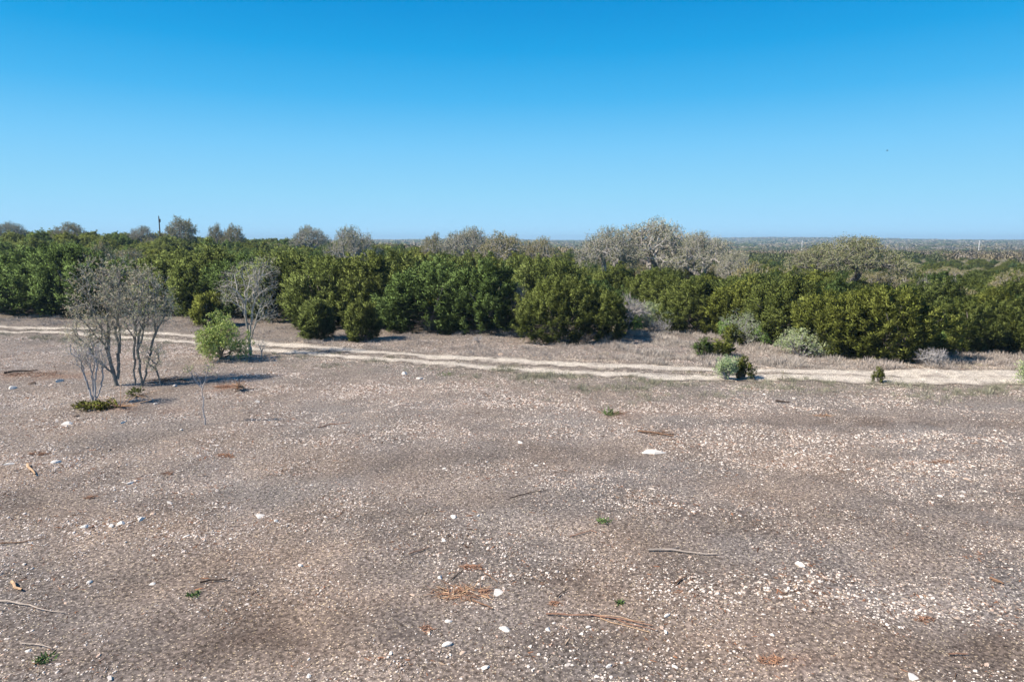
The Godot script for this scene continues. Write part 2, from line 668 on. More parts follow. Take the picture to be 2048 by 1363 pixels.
func sprig(fine: Shape, from: Vector3, to: Vector3, r: float, o: Dictionary) -> void:
	var bark: Color = o.tips
	var mid := from.lerp(to, 0.55) + ball() * from.distance_to(to) * 0.12
	fine.tube(from, mid, minf(r, o.twig), o.twig * 0.8, 3, shade(bark, 0.25), shade(bark, 0.25))
	fine.tube(mid, to, o.twig * 0.8, o.twig * 0.5, 3, shade(bark, 0.25), shade(bark, 0.25))
	var d := (to - from).normalized()
	for k in int(o.twigs):
		var e: Vector3 = (d + ball() * 0.95 + Vector3(0, o.get("lift", 0.25), 0)).normalized()
		var p := from.lerp(to, rnd(0.35, 1.0))
		var l: float = o.reach * rnd(0.5, 1.2)
		fine.blade(p, e, e.cross(ball()).normalized(), l, o.twig * 0.55, shade(bark, 0.3))
		for j in int(o.leaves):
			var q: Vector3 = p + e * l * rnd(0.3, 1.05) + ball() * o.leaf * 0.8
			var f := ball()
			var leaf: Color = o.leaf_tones[rng.randi() % o.leaf_tones.size()]
			fine.blade(q, f, f.cross(ball()).normalized(), o.leaf * rnd(0.7, 1.4), o.leaf * 0.32, shade(leaf, 0.25))


func cloud(count: int, centre: Vector3, size: Vector3, hollow := 0.35) -> Array:
	var out := []
	for k in count:
		var u := ball() * pow(rnd(hollow, 1.0), 0.6)
		out.append(centre + u * size)
	return out


# Spreading oak with a domed crown made of lobes. Returns [trunk, crown].
func oak(sd: int, tall: float, wide: float, points: int, o: Dictionary) -> Array:
	rng.seed = sd
	var pts := []
	var lobe_count: int = o.get("lobes", 19)
	for k in lobe_count:
		var t := TAU * k / lobe_count * 2.4
		var ring := sqrt((k + 0.5) / lobe_count)
		var c := Vector3(cos(t) * ring * wide * 0.72, tall * (0.80 - 0.34 * ring * ring) * rnd(0.9, 1.08), sin(t) * ring * wide * 0.72)
		pts.append_array(cloud(points / lobe_count, c, Vector3(wide * 0.25, tall * 0.12, wide * 0.25), 0.1))
	var wood := Shape.new()
	var fine := Shape.new()
	var r: float = o.twig * pow(pts.size(), o.get("power", 0.40))
	var fork := Vector3(rnd(-0.2, 0.2), tall * o.get("fork", 0.24), rnd(-0.2, 0.2))
	wood.tube(Vector3(0, -0.15, 0), fork * 0.5, r * 1.7, r * 1.2, 8, shade(o.bark, 0.2), shade(o.bark, 0.2))
	wood.tube(fork * 0.5, fork, r * 1.2, r, 8, shade(o.bark, 0.2), shade(o.bark, 0.2))
	grow(wood, fine, fork, r, pts, o)
	return [wood.done(), fine.done()]


func plant(called: String, shapes: Array, m0: Material, m1: Material, label: String, category: String, at: Vector3, scale3: Vector3, turn: float, group := "", names := ["trunk", "crown"]) -> Node3D:
	var o := thing(called, label, category, at, group)
	o.rotation.y = turn
	o.scale = scale3
	solid(names[0], shapes[0], m0, o)
	solid(names[1], shapes[1], m1, o)
	return o


# ---------------------------------------------------------------- the woods behind the track
var juniper_kinds := []
var oak_kinds := []
var brush_kinds := []
var greens := []
var bark_mat: Material
var fixed := []


func build_woods() -> void:
	bark_mat = paint("bark", Color(1, 1, 1), 0.9)
	greens = [paint("juniper_green", Color(1, 1, 1), 0.95, 0.7), paint("juniper_yellow_green", Color(1.2, 1.1, 0.85), 0.95, 0.7), paint("juniper_deep_green", Color(0.72, 0.86, 0.9), 0.95, 0.7), paint("juniper_olive", Color(1.0, 0.97, 0.9), 0.95, 0.7)]
	# six juniper shapes, each 4 m tall and 4.6 m across before scaling
	for k in 6:
		juniper_kinds.append(juniper(100 + k, 4.0, 2.3, 10 + k, 330, 0.25 if k % 2 else 0.0))
	var small := juniper(140, 4.0, 1.9, 8, 130, 0.2, 1.0, 16, 0.27, 0.03)
	var hero := juniper(150, 4.6, 3.7, 20, 680, 0.35, 0.6, 18)

	# [picture x, foot y or -depth, width, top y, shape, green, turn, label]
	var rows := [
		[40, 628, 200, 492, 0, 2, 0.3, "broad dark juniper at the left edge behind the grassy verge"],
		[128, 633, 160, 482, 1, 2, 1.2, "tall dark juniper just left of the twin-stemmed bare oak"],
		[232, 629, 150, 520, 2, 2, 2.2, "juniper seen through the bare branches of the twin-stemmed oak"],
		[322, 628, 150, 502, 3, 0, 0.7, "juniper directly right of the thin bare oak in front row"],
		[402, 634, 140, 498, 4, 0, 3.0, "juniper behind the pale-barked lone tree, on its left"],
		[470, 637, 150, 505, 0, 2, 4.0, "juniper directly behind the pale-barked lone tree"],
		[560, 642, 160, 492, 5, 0, 5.0, "juniper behind the pale-barked lone tree, on its right"],
		[648, 655, 150, 508, 1, 0, 0.1, "front row juniper rising behind the smallest verge juniper"],
		[738, 656, 160, 505, 2, 3, 1.9, "front row juniper rising behind the yellowish little juniper"],
		[855, 666, 180, 522, 3, 2, 2.6, "big front row juniper with a dark hollow low in it"],
		[962, 666, 150, 528, 4, 2, 3.6, "front row juniper just left of the large round juniper"],
		[1095, 648, 140, 506, 5, 0, 4.4, "juniper peeking over the large round juniper"],
		[1312, 640, 105, 538, 0, 3, 5.2, "dusky juniper behind the pale gap right of the large round juniper"],
		[1345, 652, 110, 550, 1, 3, 0.9, "juniper behind the grass gap, left of the pair there"],
		[1405, 667, 140, 556, 2, 3, 1.4, "juniper behind the grass gap, right of the pair there"],
		[1490, 672, 130, 560, 3, 1, 2.0, "juniper standing behind the rounded silvery green bush"],
		[1582, 692, 150, 560, 4, 3, 2.8, "olive green juniper left of the big right-hand juniper pair"],
		[1690, 716, 160, 574, 5, 1, 3.4, "left one of the big right-hand juniper pair"],
		[1795, 722, 190, 568, 0, 1, 1.1, "right one of the big right-hand juniper pair"],
		[1932, 706, 130, 590, 1, 3, 4.9, "juniper behind the fallen grey branches near the right edge"],
		[2030, 707, 120, 602, 2, 3, 5.6, "juniper cut by the right edge of the view"],
		[1868, 660, 130, 560, 3, 0, 0.5, "juniper rising behind the right-hand pair, beside the dead brush"],
		[1640, 640, 150, 545, 4, 1, 1.7, "juniper at the foot of the spreading green oak"],
		[1520, 640, 130, 540, 5, 0, 2.4, "juniper between the grey oaks and the spreading green oak"],
		[1965, 650, 120, 575, 1, 0, 3.3, "second row juniper near the right edge"],
		[900, 640, 150, 512, 0, 0, 3.8, "second row juniper above the dark hollow"],
		[790, 634, 150, 503, 2, 0, 4.6, "second row juniper behind the yellowish little juniper"],
		[1010, 640, 120, 522, 3, 0, 0.6, "second row juniper left of the large round juniper"]]
	for r in rows:
		var at := spot(r[0], r[1])
		var m := metres(at)
		var h := top_height(at, r[3])
		var sc := Vector3(r[2] * m * 1.22 / 4.3, h / 4.05, r[2] * m * 1.22 / 4.3)
		at.z -= r[2] * m * 0.28
		at.y = land(at.x, at.z)
		plant("juniper_tree", juniper_kinds[r[4]], bark_mat, greens[r[5]], r[7], "juniper", at, sc, r[6], "junipers along the edge of the woods")
		fixed.append([at.x, at.z, r[2] * m * 0.5])
	# the large round juniper alone in front
	var at := spot(1138, 691)
	at.z -= 2.6
	at.y = land(at.x, at.z)
	plant("juniper_tree", hero, bark_mat, greens[3], "large round juniper standing alone in front of the others, beside the track", "juniper", at, Vector3(1.06, 0.93, 1.06), 0.8, "junipers along the edge of the woods")
	fixed.append([at.x, at.z, 3.6])
	for r in [[416, 651, 62, 582, 1, "small bright juniper behind the light green bush"], [634, 679, 82, 596, 0, "smallest verge juniper, bluish green, by the track"], [727, 681, 72, 598, 3, "yellowish little juniper standing out from the front row"], [2010, 700, 60, 630, 1, "little juniper squeezed before the right edge"]]:
		at = spot(r[0], r[1])
		var m := metres(at)
		plant("juniper_tree", small, bark_mat, greens[r[4]], r[5], "juniper", at, Vector3(r[2] * m / 3.6, top_height(at, r[3]) / 4.2, r[2] * m / 3.6), r[0], "young junipers along the verge")
		fixed.append([at.x, at.z, r[2] * m * 0.5])

	# ---- oaks, nearly leafless
	var grey := {"bark": Color(0.34, 0.32, 0.30), "tips": Color(0.355, 0.345, 0.295), "twig": 0.027, "twigs": 4, "reach": 0.55, "leaves": 2, "leaf": 0.13, "leaf_tones": [Color(0.31, 0.31, 0.20), Color(0.27, 0.28, 0.16), Color(0.34, 0.33, 0.24)], "thick": 0.07}
	var olive := grey.duplicate()
	olive.merge({"leaves": 5, "twig": 0.02, "leaf_tones": [Color(0.20, 0.215, 0.105), Color(0.25, 0.24, 0.14), Color(0.16, 0.18, 0.08)], "bark": Color(0.15, 0.14, 0.13)}, true)
	var tan := grey.duplicate()
	tan.merge({"leaves": 5, "leaf_tones": [Color(0.32, 0.27, 0.14), Color(0.27, 0.25, 0.12), Color(0.23, 0.22, 0.10)]}, true)
	var bare := grey.duplicate()
	bare.merge({"leaves": 0, "twigs": 6, "bark": Color(0.34, 0.32, 0.31), "tips": Color(0.36, 0.335, 0.32), "fork": 0.1}, true)
	oak_kinds = [oak(201, 8.0, 7.0, 1250, grey), oak(202, 8.0, 6.5, 1050, grey), oak(203, 8.0, 7.5, 1300, olive), oak(204, 7.0, 5.0, 560, tan), oak(205, 7.0, 5.5, 600, tan)]
	brush_kinds = [oak(210, 3.4, 3.0, 260, bare), oak(211, 3.4, 2.8, 300, tan)]
	var leafy := paint("oak_leaf_and_twig", Color(1, 1, 1), 0.85, 0.2)
	# [x, depth, width, top y, shape, turn, label]
	for r in [[1300, 82, 250, 430, 0, 0.4, "tallest grey lichened oak, centre of the group right of middle"],
			[1212, 79, 160, 446, 1, 1.9, "grey oak at the left shoulder of the tallest grey oak"],
			[1405, 77, 170, 456, 1, 3.7, "grey oak at the right shoulder of the tallest grey oak"],
			[1470, 72, 90, 492, 0, 2.2, "low grey oak at the right foot of the grey oak group"],
			[1688, 70, 285, 467, 2, 0.9, "spreading oak with olive leaves rising above the right-hand junipers"],
			[708, 88, 135, 446, 1, 5.1, "grey-tan oak standing above the junipers left of middle"],
			[625, 150, 96, 446, 0, 4.2, "flat-topped thin oak on the skyline left of the grey-tan oak"],
			[935, 120, 140, 448, 0, 1.3, "grey oak on the skyline at the middle of the view"],
			[1005, 112, 130, 461, 3, 2.5, "tan oak sloping down right of the middle skyline oak"],
			[868, 132, 70, 466, 4, 0.2, "low dark oak left of the middle skyline oak"],
			[1078, 118, 100, 474, 4, 0.9, "low tan oak last in the middle skyline row"],
			[370, 152, 82, 431, 3, 3.1, "round tan oak with a visible trunk beside the dark pole"],
			[438, 160, 44, 447, 4, 1.1, "small tan oak right of the round tan oak, first of two"],
			[473, 160, 56, 446, 3, 4.8, "small tan oak right of the round tan oak, second of two"],
			[150, 158, 86, 444, 4, 2.7, "broad tan oak on the skyline above the dark left junipers"],
			[32, 140, 84, 440, 0, 3.9, "thin grey oak on the skyline at the far left"],
			[292, 156, 66, 448, 1, 2.0, "greenish oak on the skyline left of the dark pole"],
			[2030, 64, 120, 538, 3, 1.5, "tan leafed oak at the right edge above the junipers"],
			[1780, 75, 130, 540, 4, 0.8, "brownish bare oak low at right of the spreading oak"]]:
		var p := away(r[0], r[1])
		var m: float = r[1] / FOCAL
		var k = oak_kinds[r[4]]
		var wide0: float = [14.0, 13.0, 15.0, 10.0, 11.0][r[4]]
		var tall0: float = [7.45, 7.45, 7.6, 6.6, 6.6][r[4]]
		var w: float = r[2] * m / wide0
		plant("oak_tree", k, bark_mat, leafy, r[6], "oak", p, Vector3(w, top_height(p, r[3]) / tall0, w), r[5], "nearly leafless oaks above the junipers")
		fixed.append([p.x, p.z, r[2] * m * 0.3])
	for r in [[742, 80, 70, 500, 0, "pale grey dead brush below the grey-tan oak"], [1040, 49, 76, 566, 0, "pale grey leafless bush left behind the large round juniper"], [1262, 47.5, 96, 585, 0, "grey leafless bush right behind the large round juniper"],
			[1842, 68, 62, 553, 0, "silvery dead bush right of the spreading oak"], [1500, 66, 90, 520, 1, "tan brush between the oak group and the spreading oak"], [1590, 58, 80, 565, 0, "pale grass-coloured brush below the spreading oak"], [1990, 52, 100, 590, 1, "tan brush near the right edge"], [1925, 54, 95, 572, 1, "tan leafy brush between the right-hand pair and the right edge"], [1895, 62, 70, 556, 0, "grey dead brush above the right shoulder of the right-hand pair"], [210, 80, 70, 480, 1, "reddish tan brush above the bare twin-stemmed oak"]]:
		var p := away(r[0], r[1])
		var w: float = r[2] * r[1] / FOCAL / 5.6
		plant("leafless_bush", brush_kinds[r[4]], bark_mat, leafy, r[5], "bush", p, Vector3(w, top_height(p, r[3]) / 3.4, w), r[0] * 0.7, "leafless bushes among the junipers")
		fixed.append([p.x, p.z, w * 1.5])
	fill_woods(leafy)


func fill_woods(leafy: Material) -> void:
	rng.seed = 77
	var grid := {}
	var found := []
	for k in 9000:
		var d := 40.0 + 225.0 * pow(rng.randf(), 0.75)
		var x := rnd(-0.86, 0.86) * d
		var px := 1024.0 + x / d * FOCAL
		if d < tree_line(px) + 4.5:
			continue
		var gap := 2.9 + 0.006 * d
		var clash := false
		for f in fixed:
			if Vector2(x - f[0], -d - f[1]).length() < f[2] * 0.55 + 0.9:
				clash = true
				break
		var cx := int(floor(x / 4.0))
		var cz := int(floor(d / 4.0))
		for i in range(cx - 1, cx + 2):
			for j in range(cz - 1, cz + 2):
				for q in grid.get(Vector2i(i, j), []):
					if q.distance_to(Vector2(x, d)) < gap:
						clash = true
		if clash:
			continue
		var cell := Vector2i(cx, cz)
		if not grid.has(cell):
			grid[cell] = []
		grid[cell].append(Vector2(x, d))
		found.append([d, x])
	found.sort_custom(func(a, b): return a[0] < b[0])
	var marks := [[130, "tall dark left juniper"], [232, "twin-stemmed bare oak"], [370, "round tan skyline oak"], [500, "pale-barked lone tree"], [634, "smallest verge juniper"], [730, "yellowish little juniper"], [855, "juniper with the dark hollow"], [940, "middle skyline oak"],
		[1138, "large round juniper"], [1300, "tallest grey oak"], [1400, "grass gap"], [1490, "silvery green bush"], [1690, "spreading olive oak"], [1800, "big right-hand juniper pair"], [1930, "fallen grey branches"], [2030, "tan oak at the right edge"]]
	var seen := {}
	var order := ["first", "second", "third", "fourth", "fifth", "sixth", "seventh", "eighth", "ninth", "tenth", "eleventh", "twelfth", "thirteenth", "fourteenth", "fifteenth", "sixteenth", "seventeenth", "eighteenth", "nineteenth", "twentieth", "twenty-first", "twenty-second", "twenty-third", "rearmost"]
	var crowd := {}
	var single := 0
	for f in found:
		var x: float = f[1]
		var d: float = f[0]
		var px := 1024.0 + x / d * FOCAL
		var at := Vector3(x, land(x, -d), -d)
		var right := smoothstep(900.0, 1500.0, px)
		var tanned := rng.randf() < 0.05 + 0.36 * right * smoothstep(60.0, 130.0, d) + 0.10 * smoothstep(100.0, 200.0, d)
		var h := rnd(2.6, 4.9) * (1.0 - 0.2 * right)
		h = minf(h, maxf(2.2, top_height(at, 462.0 if px < 560 else (474.0 if px < 800 else 492.0 + 16.0 * right))))
		var w := h * rnd(1.15, 1.6)
		var kind := rng.randi() % 6
		var turn := rng.randf() * TAU
		var green := rng.randi() % 4
		if px < 620 and green == 1 and rng.randf() < 0.6:
			green = 2
		if px < -30 or px > 2078 or d > 128.0 or single >= 285:
			var key := [10 + (kind & 1) if tanned else kind, 0 if tanned else green]
			if not crowd.has(key):
				crowd[key] = []
			crowd[key].append(Transform3D(Basis(Vector3.UP, turn).scaled_local(Vector3(w / 4.4, h / 4.1, w / 4.4) * (0.75 if tanned else 1.0)), at))
			continue
		single += 1
		var best := 1e9
		var mark := ""
		var mx := 0.0
		for q in marks:
			if absf(px - q[0]) < best:
				best = absf(px - q[0])
				mark = q[1]
				mx = q[0]
		var side := "to its left" if px < mx - 8 else ("to its right" if px > mx + 8 else "straight back")
		var sort := "tan half-leafless oak" if tanned else "juniper"
		var key2 := sort + mark + side
		var n: int = seen.get(key2, 0)
		seen[key2] = n + 1
		var look = "" if tanned else ["mid green ", "yellow-green ", "dark green ", "olive green "][green]
		var label := "%s%s behind the %s, %s row, %s" % [look, sort, mark, order[mini(n, 23)], side]
		if tanned:
			plant("oak_tree", oak_kinds[3 + (kind & 1)], bark_mat, leafy, label, "oak", at, Vector3(w / 10.0, h / 7.0, w / 10.0) * 1.15, turn, "half-leafless oaks scattered in the woods")
		else:
			plant("juniper_tree", juniper_kinds[kind], bark_mat, greens[green], label, "juniper", at, Vector3(w / 4.4, h / 4.1, w / 4.4), turn, "junipers of the woods behind the front row")
	for key in crowd:
		var tan_kind: bool = key[0] >= 10
		var mesh: Mesh = oak_kinds[key[0] - 7][1] if tan_kind else juniper_kinds[key[0]][1]
		if tan_kind:
			for k in crowd[key].size():
				crowd[key][k] = crowd[key][k].scaled_local(Vector3(0.6, 0.7, 0.6))
		scatter("woodland", mesh, leafy if tan_kind else greens[key[1]], crowd[key], [], "crowded woodland of junipers and oaks farther back" )


func scatter(called: String, mesh: Mesh, m: Material, places: Array, tones: Array, label: String, parent: Node3D = null) -> void:
	var mm := MultiMesh.new()
	mm.transform_format = MultiMesh.TRANSFORM_3D
	mm.use_colors = not tones.is_empty()
	mm.mesh = mesh
	mm.instance_count = places.size()
	for k in places.size():
		mm.set_instance_transform(k, places[k])
		if mm.use_colors:
			mm.set_instance_color(k, tones[k])
	var o := MultiMeshInstance3D.new()
	o.multimesh = mm
	o.material_override = m
	o.name = numbered(called)
	add_child(o)
	tag(o, label, called.replace("_", " "), "", "stuff")


# ---------------------------------------------------------------- the far plain and ridge
func build_far_country() -> void:
	rng.seed = 303
	var clumps := []
	for k in 6:
		var s := Shape.new()
		var fine := k >= 3
		var tone: Color = [Color(0.18, 0.22, 0.10), Color(0.38, 0.34, 0.23), Color(0.42, 0.39, 0.34)][k % 3] * 1.12
		for j in (620 if fine else 170):
			var u := ball()
			u.y = absf(u.y)
			var lobe := Vector3(rnd(-0.55, 0.55), 0.0, rnd(-0.55, 0.55))
			var p := lobe * 1.6 + Vector3(u.x, u.y * rnd(1.2, 1.9), u.z) * rnd(0.8, 1.1)
			plume(s, p, (u + Vector3(0, 0.5, 0)).normalized(), 5 if fine else 4, 0.36 if fine else 0.75, 0.055 if fine else 0.16, 0.9, shade(tone, 0.35), (u * 0.5 + Vector3(0, 0.8, 0)).normalized())
		clumps.append(s.done())
	var m := paint("far_foliage", Color(1, 1, 1), 0.9, 0.5)
	var places := [[], [], [], [], [], []]
	for k in 42000:
		var d := 255.0 + 3700.0 * pow(rng.randf(), 1.35)
		var x := rnd(-0.32, 0.85) * d
		var open := nz.get_noise_2d(x * 0.5 + 500.0, d * 0.35)
		if d > 290 and open > 0.06 and rng.randf() < 0.85:
			continue
		if absf(d - (760.0 + 60.0 * sin(x * 0.004))) < 70.0 and x > 330.0:
			continue                                   # an open pasture strip
		var g := nz.get_noise_2d(x * 1.3 - 200.0, d * 0.8)
		var kind := 0 if g + rnd(-0.2, 0.2) > 0.08 else (1 if rng.randf() < 0.55 else 2)
		var size := rnd(1.3, 2.2) * (1.0 + smoothstep(500.0, 2500.0, d) * 2.2)
		var at := Vector3(x, land(x, -d) - 0.1, -d)
		places[kind + (3 if d < 800.0 else 0)].append(Transform3D(Basis(Vector3.UP, rng.randf() * TAU).scaled_local(Vector3(size * rnd(1.1, 1.8), size * rnd(0.8, 1.2) * (1.0 - 0.4 * smoothstep(500.0, 2500.0, d)), size * rnd(1.1, 1.8))), at))
	for k in 6:
		scatter(["distant_juniper_woods", "distant_oak_scrub", "distant_bare_scrub"][k % 3], clumps[k], m, places[k], [], ["dark green distant juniper woods dotting the far plain", "tan distant oak scrub on the far plain", "grey distant leafless scrub on the far plain"][k % 3])


# ---------------------------------------------------------------- plants of the clearing and the verge
func bare_tree(sd: int, stems: Array, o: Dictionary) -> Array:
	# stems: [foot, fork, radius at foot, crown centre, crown size, points]
	rng.seed = sd
	var wood := Shape.new()
	var fine := Shape.new()
	for s in stems:
		var p: Vector3 = s[0]
		var q: Vector3 = s[1]
		var r: float = s[2]
		var end: float = maxf(o.twig * pow(s[5], o.get("power", 0.40)), 0.01)
		for j in 4:
			var a := p.lerp(q, j / 4.0)
			var b := p.lerp(q, (j + 1) / 4.0) + (ball() * p.distance_to(q) * 0.03 if j < 3 else Vector3.ZERO)
			wood.tube(p if j == 0 else a, b, lerpf(r, end, j / 4.0), lerpf(r, end, (j + 1) / 4.0), 7, shade(o.bark, 0.25), shade(o.bark, 0.25))
			if j < 3:                                    # keep the bend joined
				wood.tube(b, p.lerp(q, (j + 1) / 4.0), lerpf(r, end, (j + 1) / 4.0), lerpf(r, end, (j + 1) / 4.0), 5, o.bark, o.bark)
		grow(wood, fine, q, end, cloud(s[5], s[3], s[4]), o)
	return [wood.done(), fine.done()]


func build_clearing_plants() -> void:
	var fine_mat := paint("twigs_and_buds", Color(1, 1, 1), 0.85, 0.15)
	var bud := {"bark": Color(0.19, 0.185, 0.17), "tips": Color(0.46, 0.44, 0.38), "twig": 0.0085, "twigs": 4, "reach": 0.36, "leaves": 4, "leaf": 0.048, "leaf_tones": [Color(0.52, 0.47, 0.31), Color(0.44, 0.46, 0.25), Color(0.55, 0.50, 0.37), Color(0.52, 0.41, 0.30)], "thick": 0.022, "lift": 0.2}
	# the twin-stemmed oak and its slimmer neighbour
	var at := spot(234, 771)
	var shapes := bare_tree(401, [
		[Vector3(0, -0.1, 0), Vector3(-0.22, 1.5, 0.1), 0.085, Vector3(-0.5, 3.9, 0.2), Vector3(1.25, 2.1, 1.2), 250],
		[Vector3(0.04, 0.3, 0), Vector3(0.2, 1.9, -0.1), 0.066, Vector3(0.3, 4.1, -0.3), Vector3(0.95, 2.0, 1.1), 210],
		[Vector3(-0.05, 0.5, 0.1), Vector3(-0.75, 1.4, 0.3), 0.04, Vector3(-0.95, 2.5, 0.5), Vector3(0.9, 1.0, 0.8), 100]], bud)
	plant("bare_oak_tree", shapes, bark_mat, fine_mat, "twin-stemmed dark oak in thin bud at the left of the clearing", "oak", at, Vector3.ONE, 0.0, "thin budding trees of the clearing")
	at = spot(284, 771)
	shapes = bare_tree(402, [
		[Vector3(0.0, -0.1, 0), Vector3(0.02, 1.7, 0.2), 0.05, Vector3(0.55, 4.0, 0.1), Vector3(0.85, 1.6, 0.9), 140],
		[Vector3(-0.32, -0.1, 0.05), Vector3(-0.25, 1.7, 0.0), 0.036, Vector3(0.1, 3.5, 0.4), Vector3(0.7, 1.3, 0.8), 80],
		[Vector3(0.05, 0.1, 0), Vector3(0.55, 2.1, -0.2), 0.04, Vector3(1.0, 3.7, -0.2), Vector3(0.7, 1.4, 0.8), 90]], bud)
	plant("bare_oak_tree", shapes, bark_mat, fine_mat, "slim dark-stemmed oak in thin bud just right of the twin-stemmed oak", "oak", at, Vector3.ONE, 0.0, "thin budding trees of the clearing")
	at = spot(322, 772)
	shapes = bare_tree(408, [[Vector3(0, -0.05, 0), Vector3(-0.15, 0.7, 0), 0.03, Vector3(-0.25, 1.35, 0), Vector3(0.5, 0.55, 0.4), 60]], bud)
	plant("bare_sapling", shapes, bark_mat, fine_mat, "knee-bent dark sapling right of the slim budding oak", "sapling", at, Vector3.ONE, 0.0)
	# the pale-barked tree behind the green bush
	var pale := bud.duplicate()
	pale.merge({"bark": Color(0.36, 0.345, 0.31), "tips": Color(0.48, 0.45, 0.40), "leaf_tones": [Color(0.45, 0.43, 0.30), Color(0.36, 0.37, 0.22)], "leaves": 1}, true)
	at = spot(500, 709)
	shapes = bare_tree(403, [
		[Vector3(0, -0.1, 0), Vector3(-0.1, 1.9, 0), 0.11, Vector3(-0.35, 3.9, 0.0), Vector3(1.25, 1.5, 1.2), 230],
		[Vector3(0.02, 0.9, 0), Vector3(0.3, 2.6, 0.1), 0.07, Vector3(1.0, 4.5, 0.1), Vector3(0.95, 1.15, 1.0), 150],
		[Vector3(0.0, 0.7, 0), Vector3(0.5, 1.8, 0.3), 0.04, Vector3(1.15, 2.8, 0.3), Vector3(0.8, 0.9, 0.8), 80]], pale)
	plant("bare_oak_tree", shapes, bark_mat, fine_mat, "pale-barked lone tree in thin bud standing beside the track", "oak", at, Vector3.ONE, 0.0, "thin budding trees of the clearing")
	# pale many-stemmed shrub in front of the oak
	var white := pale.duplicate()
	white.merge({"bark": Color(0.42, 0.39, 0.38), "tips": Color(0.40, 0.36, 0.33), "leaves": 1, "twig": 0.0065, "reach": 0.28, "leaf": 0.035, "thick": 0.014}, true)
	at = spot(186, 806)
	shapes = bare_tree(404, [
		[Vector3(0, -0.05, 0), Vector3(-0.28, 1.25, 0), 0.04, Vector3(-0.42, 1.95, 0.1), Vector3(0.55, 0.6, 0.5), 80],
		[Vector3(0.03, -0.05, 0), Vector3(0.28, 1.3, 0.1), 0.035, Vector3(0.30, 2.0, 0.0), Vector3(0.5, 0.6, 0.5), 70],
		[Vector3(0.06, -0.05, 0), Vector3(0.36, 1.0, -0.2), 0.03, Vector3(0.45, 1.8, -0.2), Vector3(0.4, 0.6, 0.4), 40],
		[Vector3(0.0, 0.05, 0), Vector3(0.02, 0.9, -0.1), 0.025, Vector3(-0.05, 1.9, -0.2), Vector3(0.5, 0.6, 0.4), 60]], white)
	plant("bare_shrub", shapes, bark_mat, fine_mat, "pale many-stemmed leafless shrub in front of the twin-stemmed oak", "shrub", at, Vector3.ONE, 0.0, "", ["stems", "crown"])
	# the lone sapling with a forked top
	var sap := white.duplicate()
	sap.merge({"leaves": 3, "leaf": 0.05, "leaf_tones": [Color(0.22, 0.27, 0.10), Color(0.28, 0.30, 0.16)], "twigs": 3}, true)
	at = spot(409, 849)
	shapes = bare_tree(405, [
		[Vector3(0, -0.05, 0), Vector3(-0.02, 1.35, 0), 0.026, Vector3(-0.38, 1.95, 0), Vector3(0.14, 0.1, 0.1), 5],
		[Vector3(-0.02, 1.3, 0), Vector3(0.12, 1.6, 0), 0.02, Vector3(0.22, 2.05, 0), Vector3(0.16, 0.22, 0.14), 12],
		[Vector3(-0.02, 1.35, 0), Vector3(-0.3, 1.75, 0), 0.016, Vector3(-0.4, 1.95, 0), Vector3(0.12, 0.1, 0.1), 4]], sap)
	plant("bare_sapling", shapes, bark_mat, fine_mat, "lone pale sapling with a forked top on bare soil", "sapling", at, Vector3.ONE, 0.0)
	at = spot(522, 716)
	shapes = bare_tree(409, [[Vector3(0, -0.05, 0), Vector3(0.05, 0.35, 0), 0.02, Vector3(0.1, 0.7, 0), Vector3(0.35, 0.35, 0.3), 40]], white)
	plant("bare_shrub", shapes, bark_mat, fine_mat, "tiny grey leafless shrub at the foot of the pale-barked lone tree", "shrub", at, Vector3.ONE, 0.0, "", ["stems", "crown"])

	# ---- leafy bushes
	var fresh := {"bark": Color(0.20, 0.17, 0.13), "tips": Color(0.22, 0.22, 0.12), "twig": 0.008, "twigs": 4, "reach": 0.25, "leaves": 7, "leaf": 0.075, "leaf_tones": [Color(0.33, 0.40, 0.11), Color(0.26, 0.35, 0.09), Color(0.40, 0.46, 0.18)], "thick": 0.02, "lift": 0.4}
	var silver := fresh.duplicate()
	silver.merge({"tips": Color(0.34, 0.34, 0.32), "bark": Color(0.34, 0.33, 0.33), "leaves": 3, "leaf": 0.06, "leaf_tones": [Color(0.26, 0.33, 0.17), Color(0.33, 0.39, 0.22)]}, true)
	var skirt := fresh.duplicate()
	skirt.merge({"leaf_tones": [Color(0.18, 0.29, 0.07), Color(0.22, 0.33, 0.10)]}, true)
	var misty := silver.duplicate()
	misty.merge({"leaf_tones": [Color(0.33, 0.41, 0.18), Color(0.40, 0.46, 0.26)], "leaves": 5}, true)
	var twiggy := silver.duplicate()
	twiggy.merge({"leaves": 0, "twigs": 6, "tips": Color(0.44, 0.42, 0.42)}, true)
	var leafm := paint("bush_leaf", Color(1, 1, 1), 0.8, 0.35)
	bush(spot(442, 716), 122, 98, 480, fresh, leafm, 501, "rounded light green bush at the foot of the pale-barked lone tree")
	bush(spot(1492, 686), 108, 72, 330, silver, leafm, 502, "rounded silvery green bush in the dry grass")
	bush(spot(1458, 684), 46, 44, 120, skirt, leafm, 503, "bright green low bush at the left foot of the silvery bush")
	bush(spot(1528, 688), 46, 40, 120, skirt, leafm, 504, "bright green low bush at the right foot of the silvery bush")
	bush(spot(1598, 712), 104, 62, 260, misty, leafm, 505, "pale misty green bush left of the big right-hand juniper pair")
	bush(spot(1672, 715), 46, 40, 100, misty, leafm, 506, "small misty green bush under the big right-hand juniper pair")
	bush(spot(1302, 664), 92, 66, 320, misty, leafm, 507, "loose pale green bush right of the large round juniper")
	bush(spot(1264, 663), 66, 70, 240, skirt, leafm, 508, "fresh green bush touching the right side of the large round juniper")
	bush(spot(1322, 668), 56, 40, 120, twiggy, leafm, 509, "low grey twiggy bush in the dry grass gap")
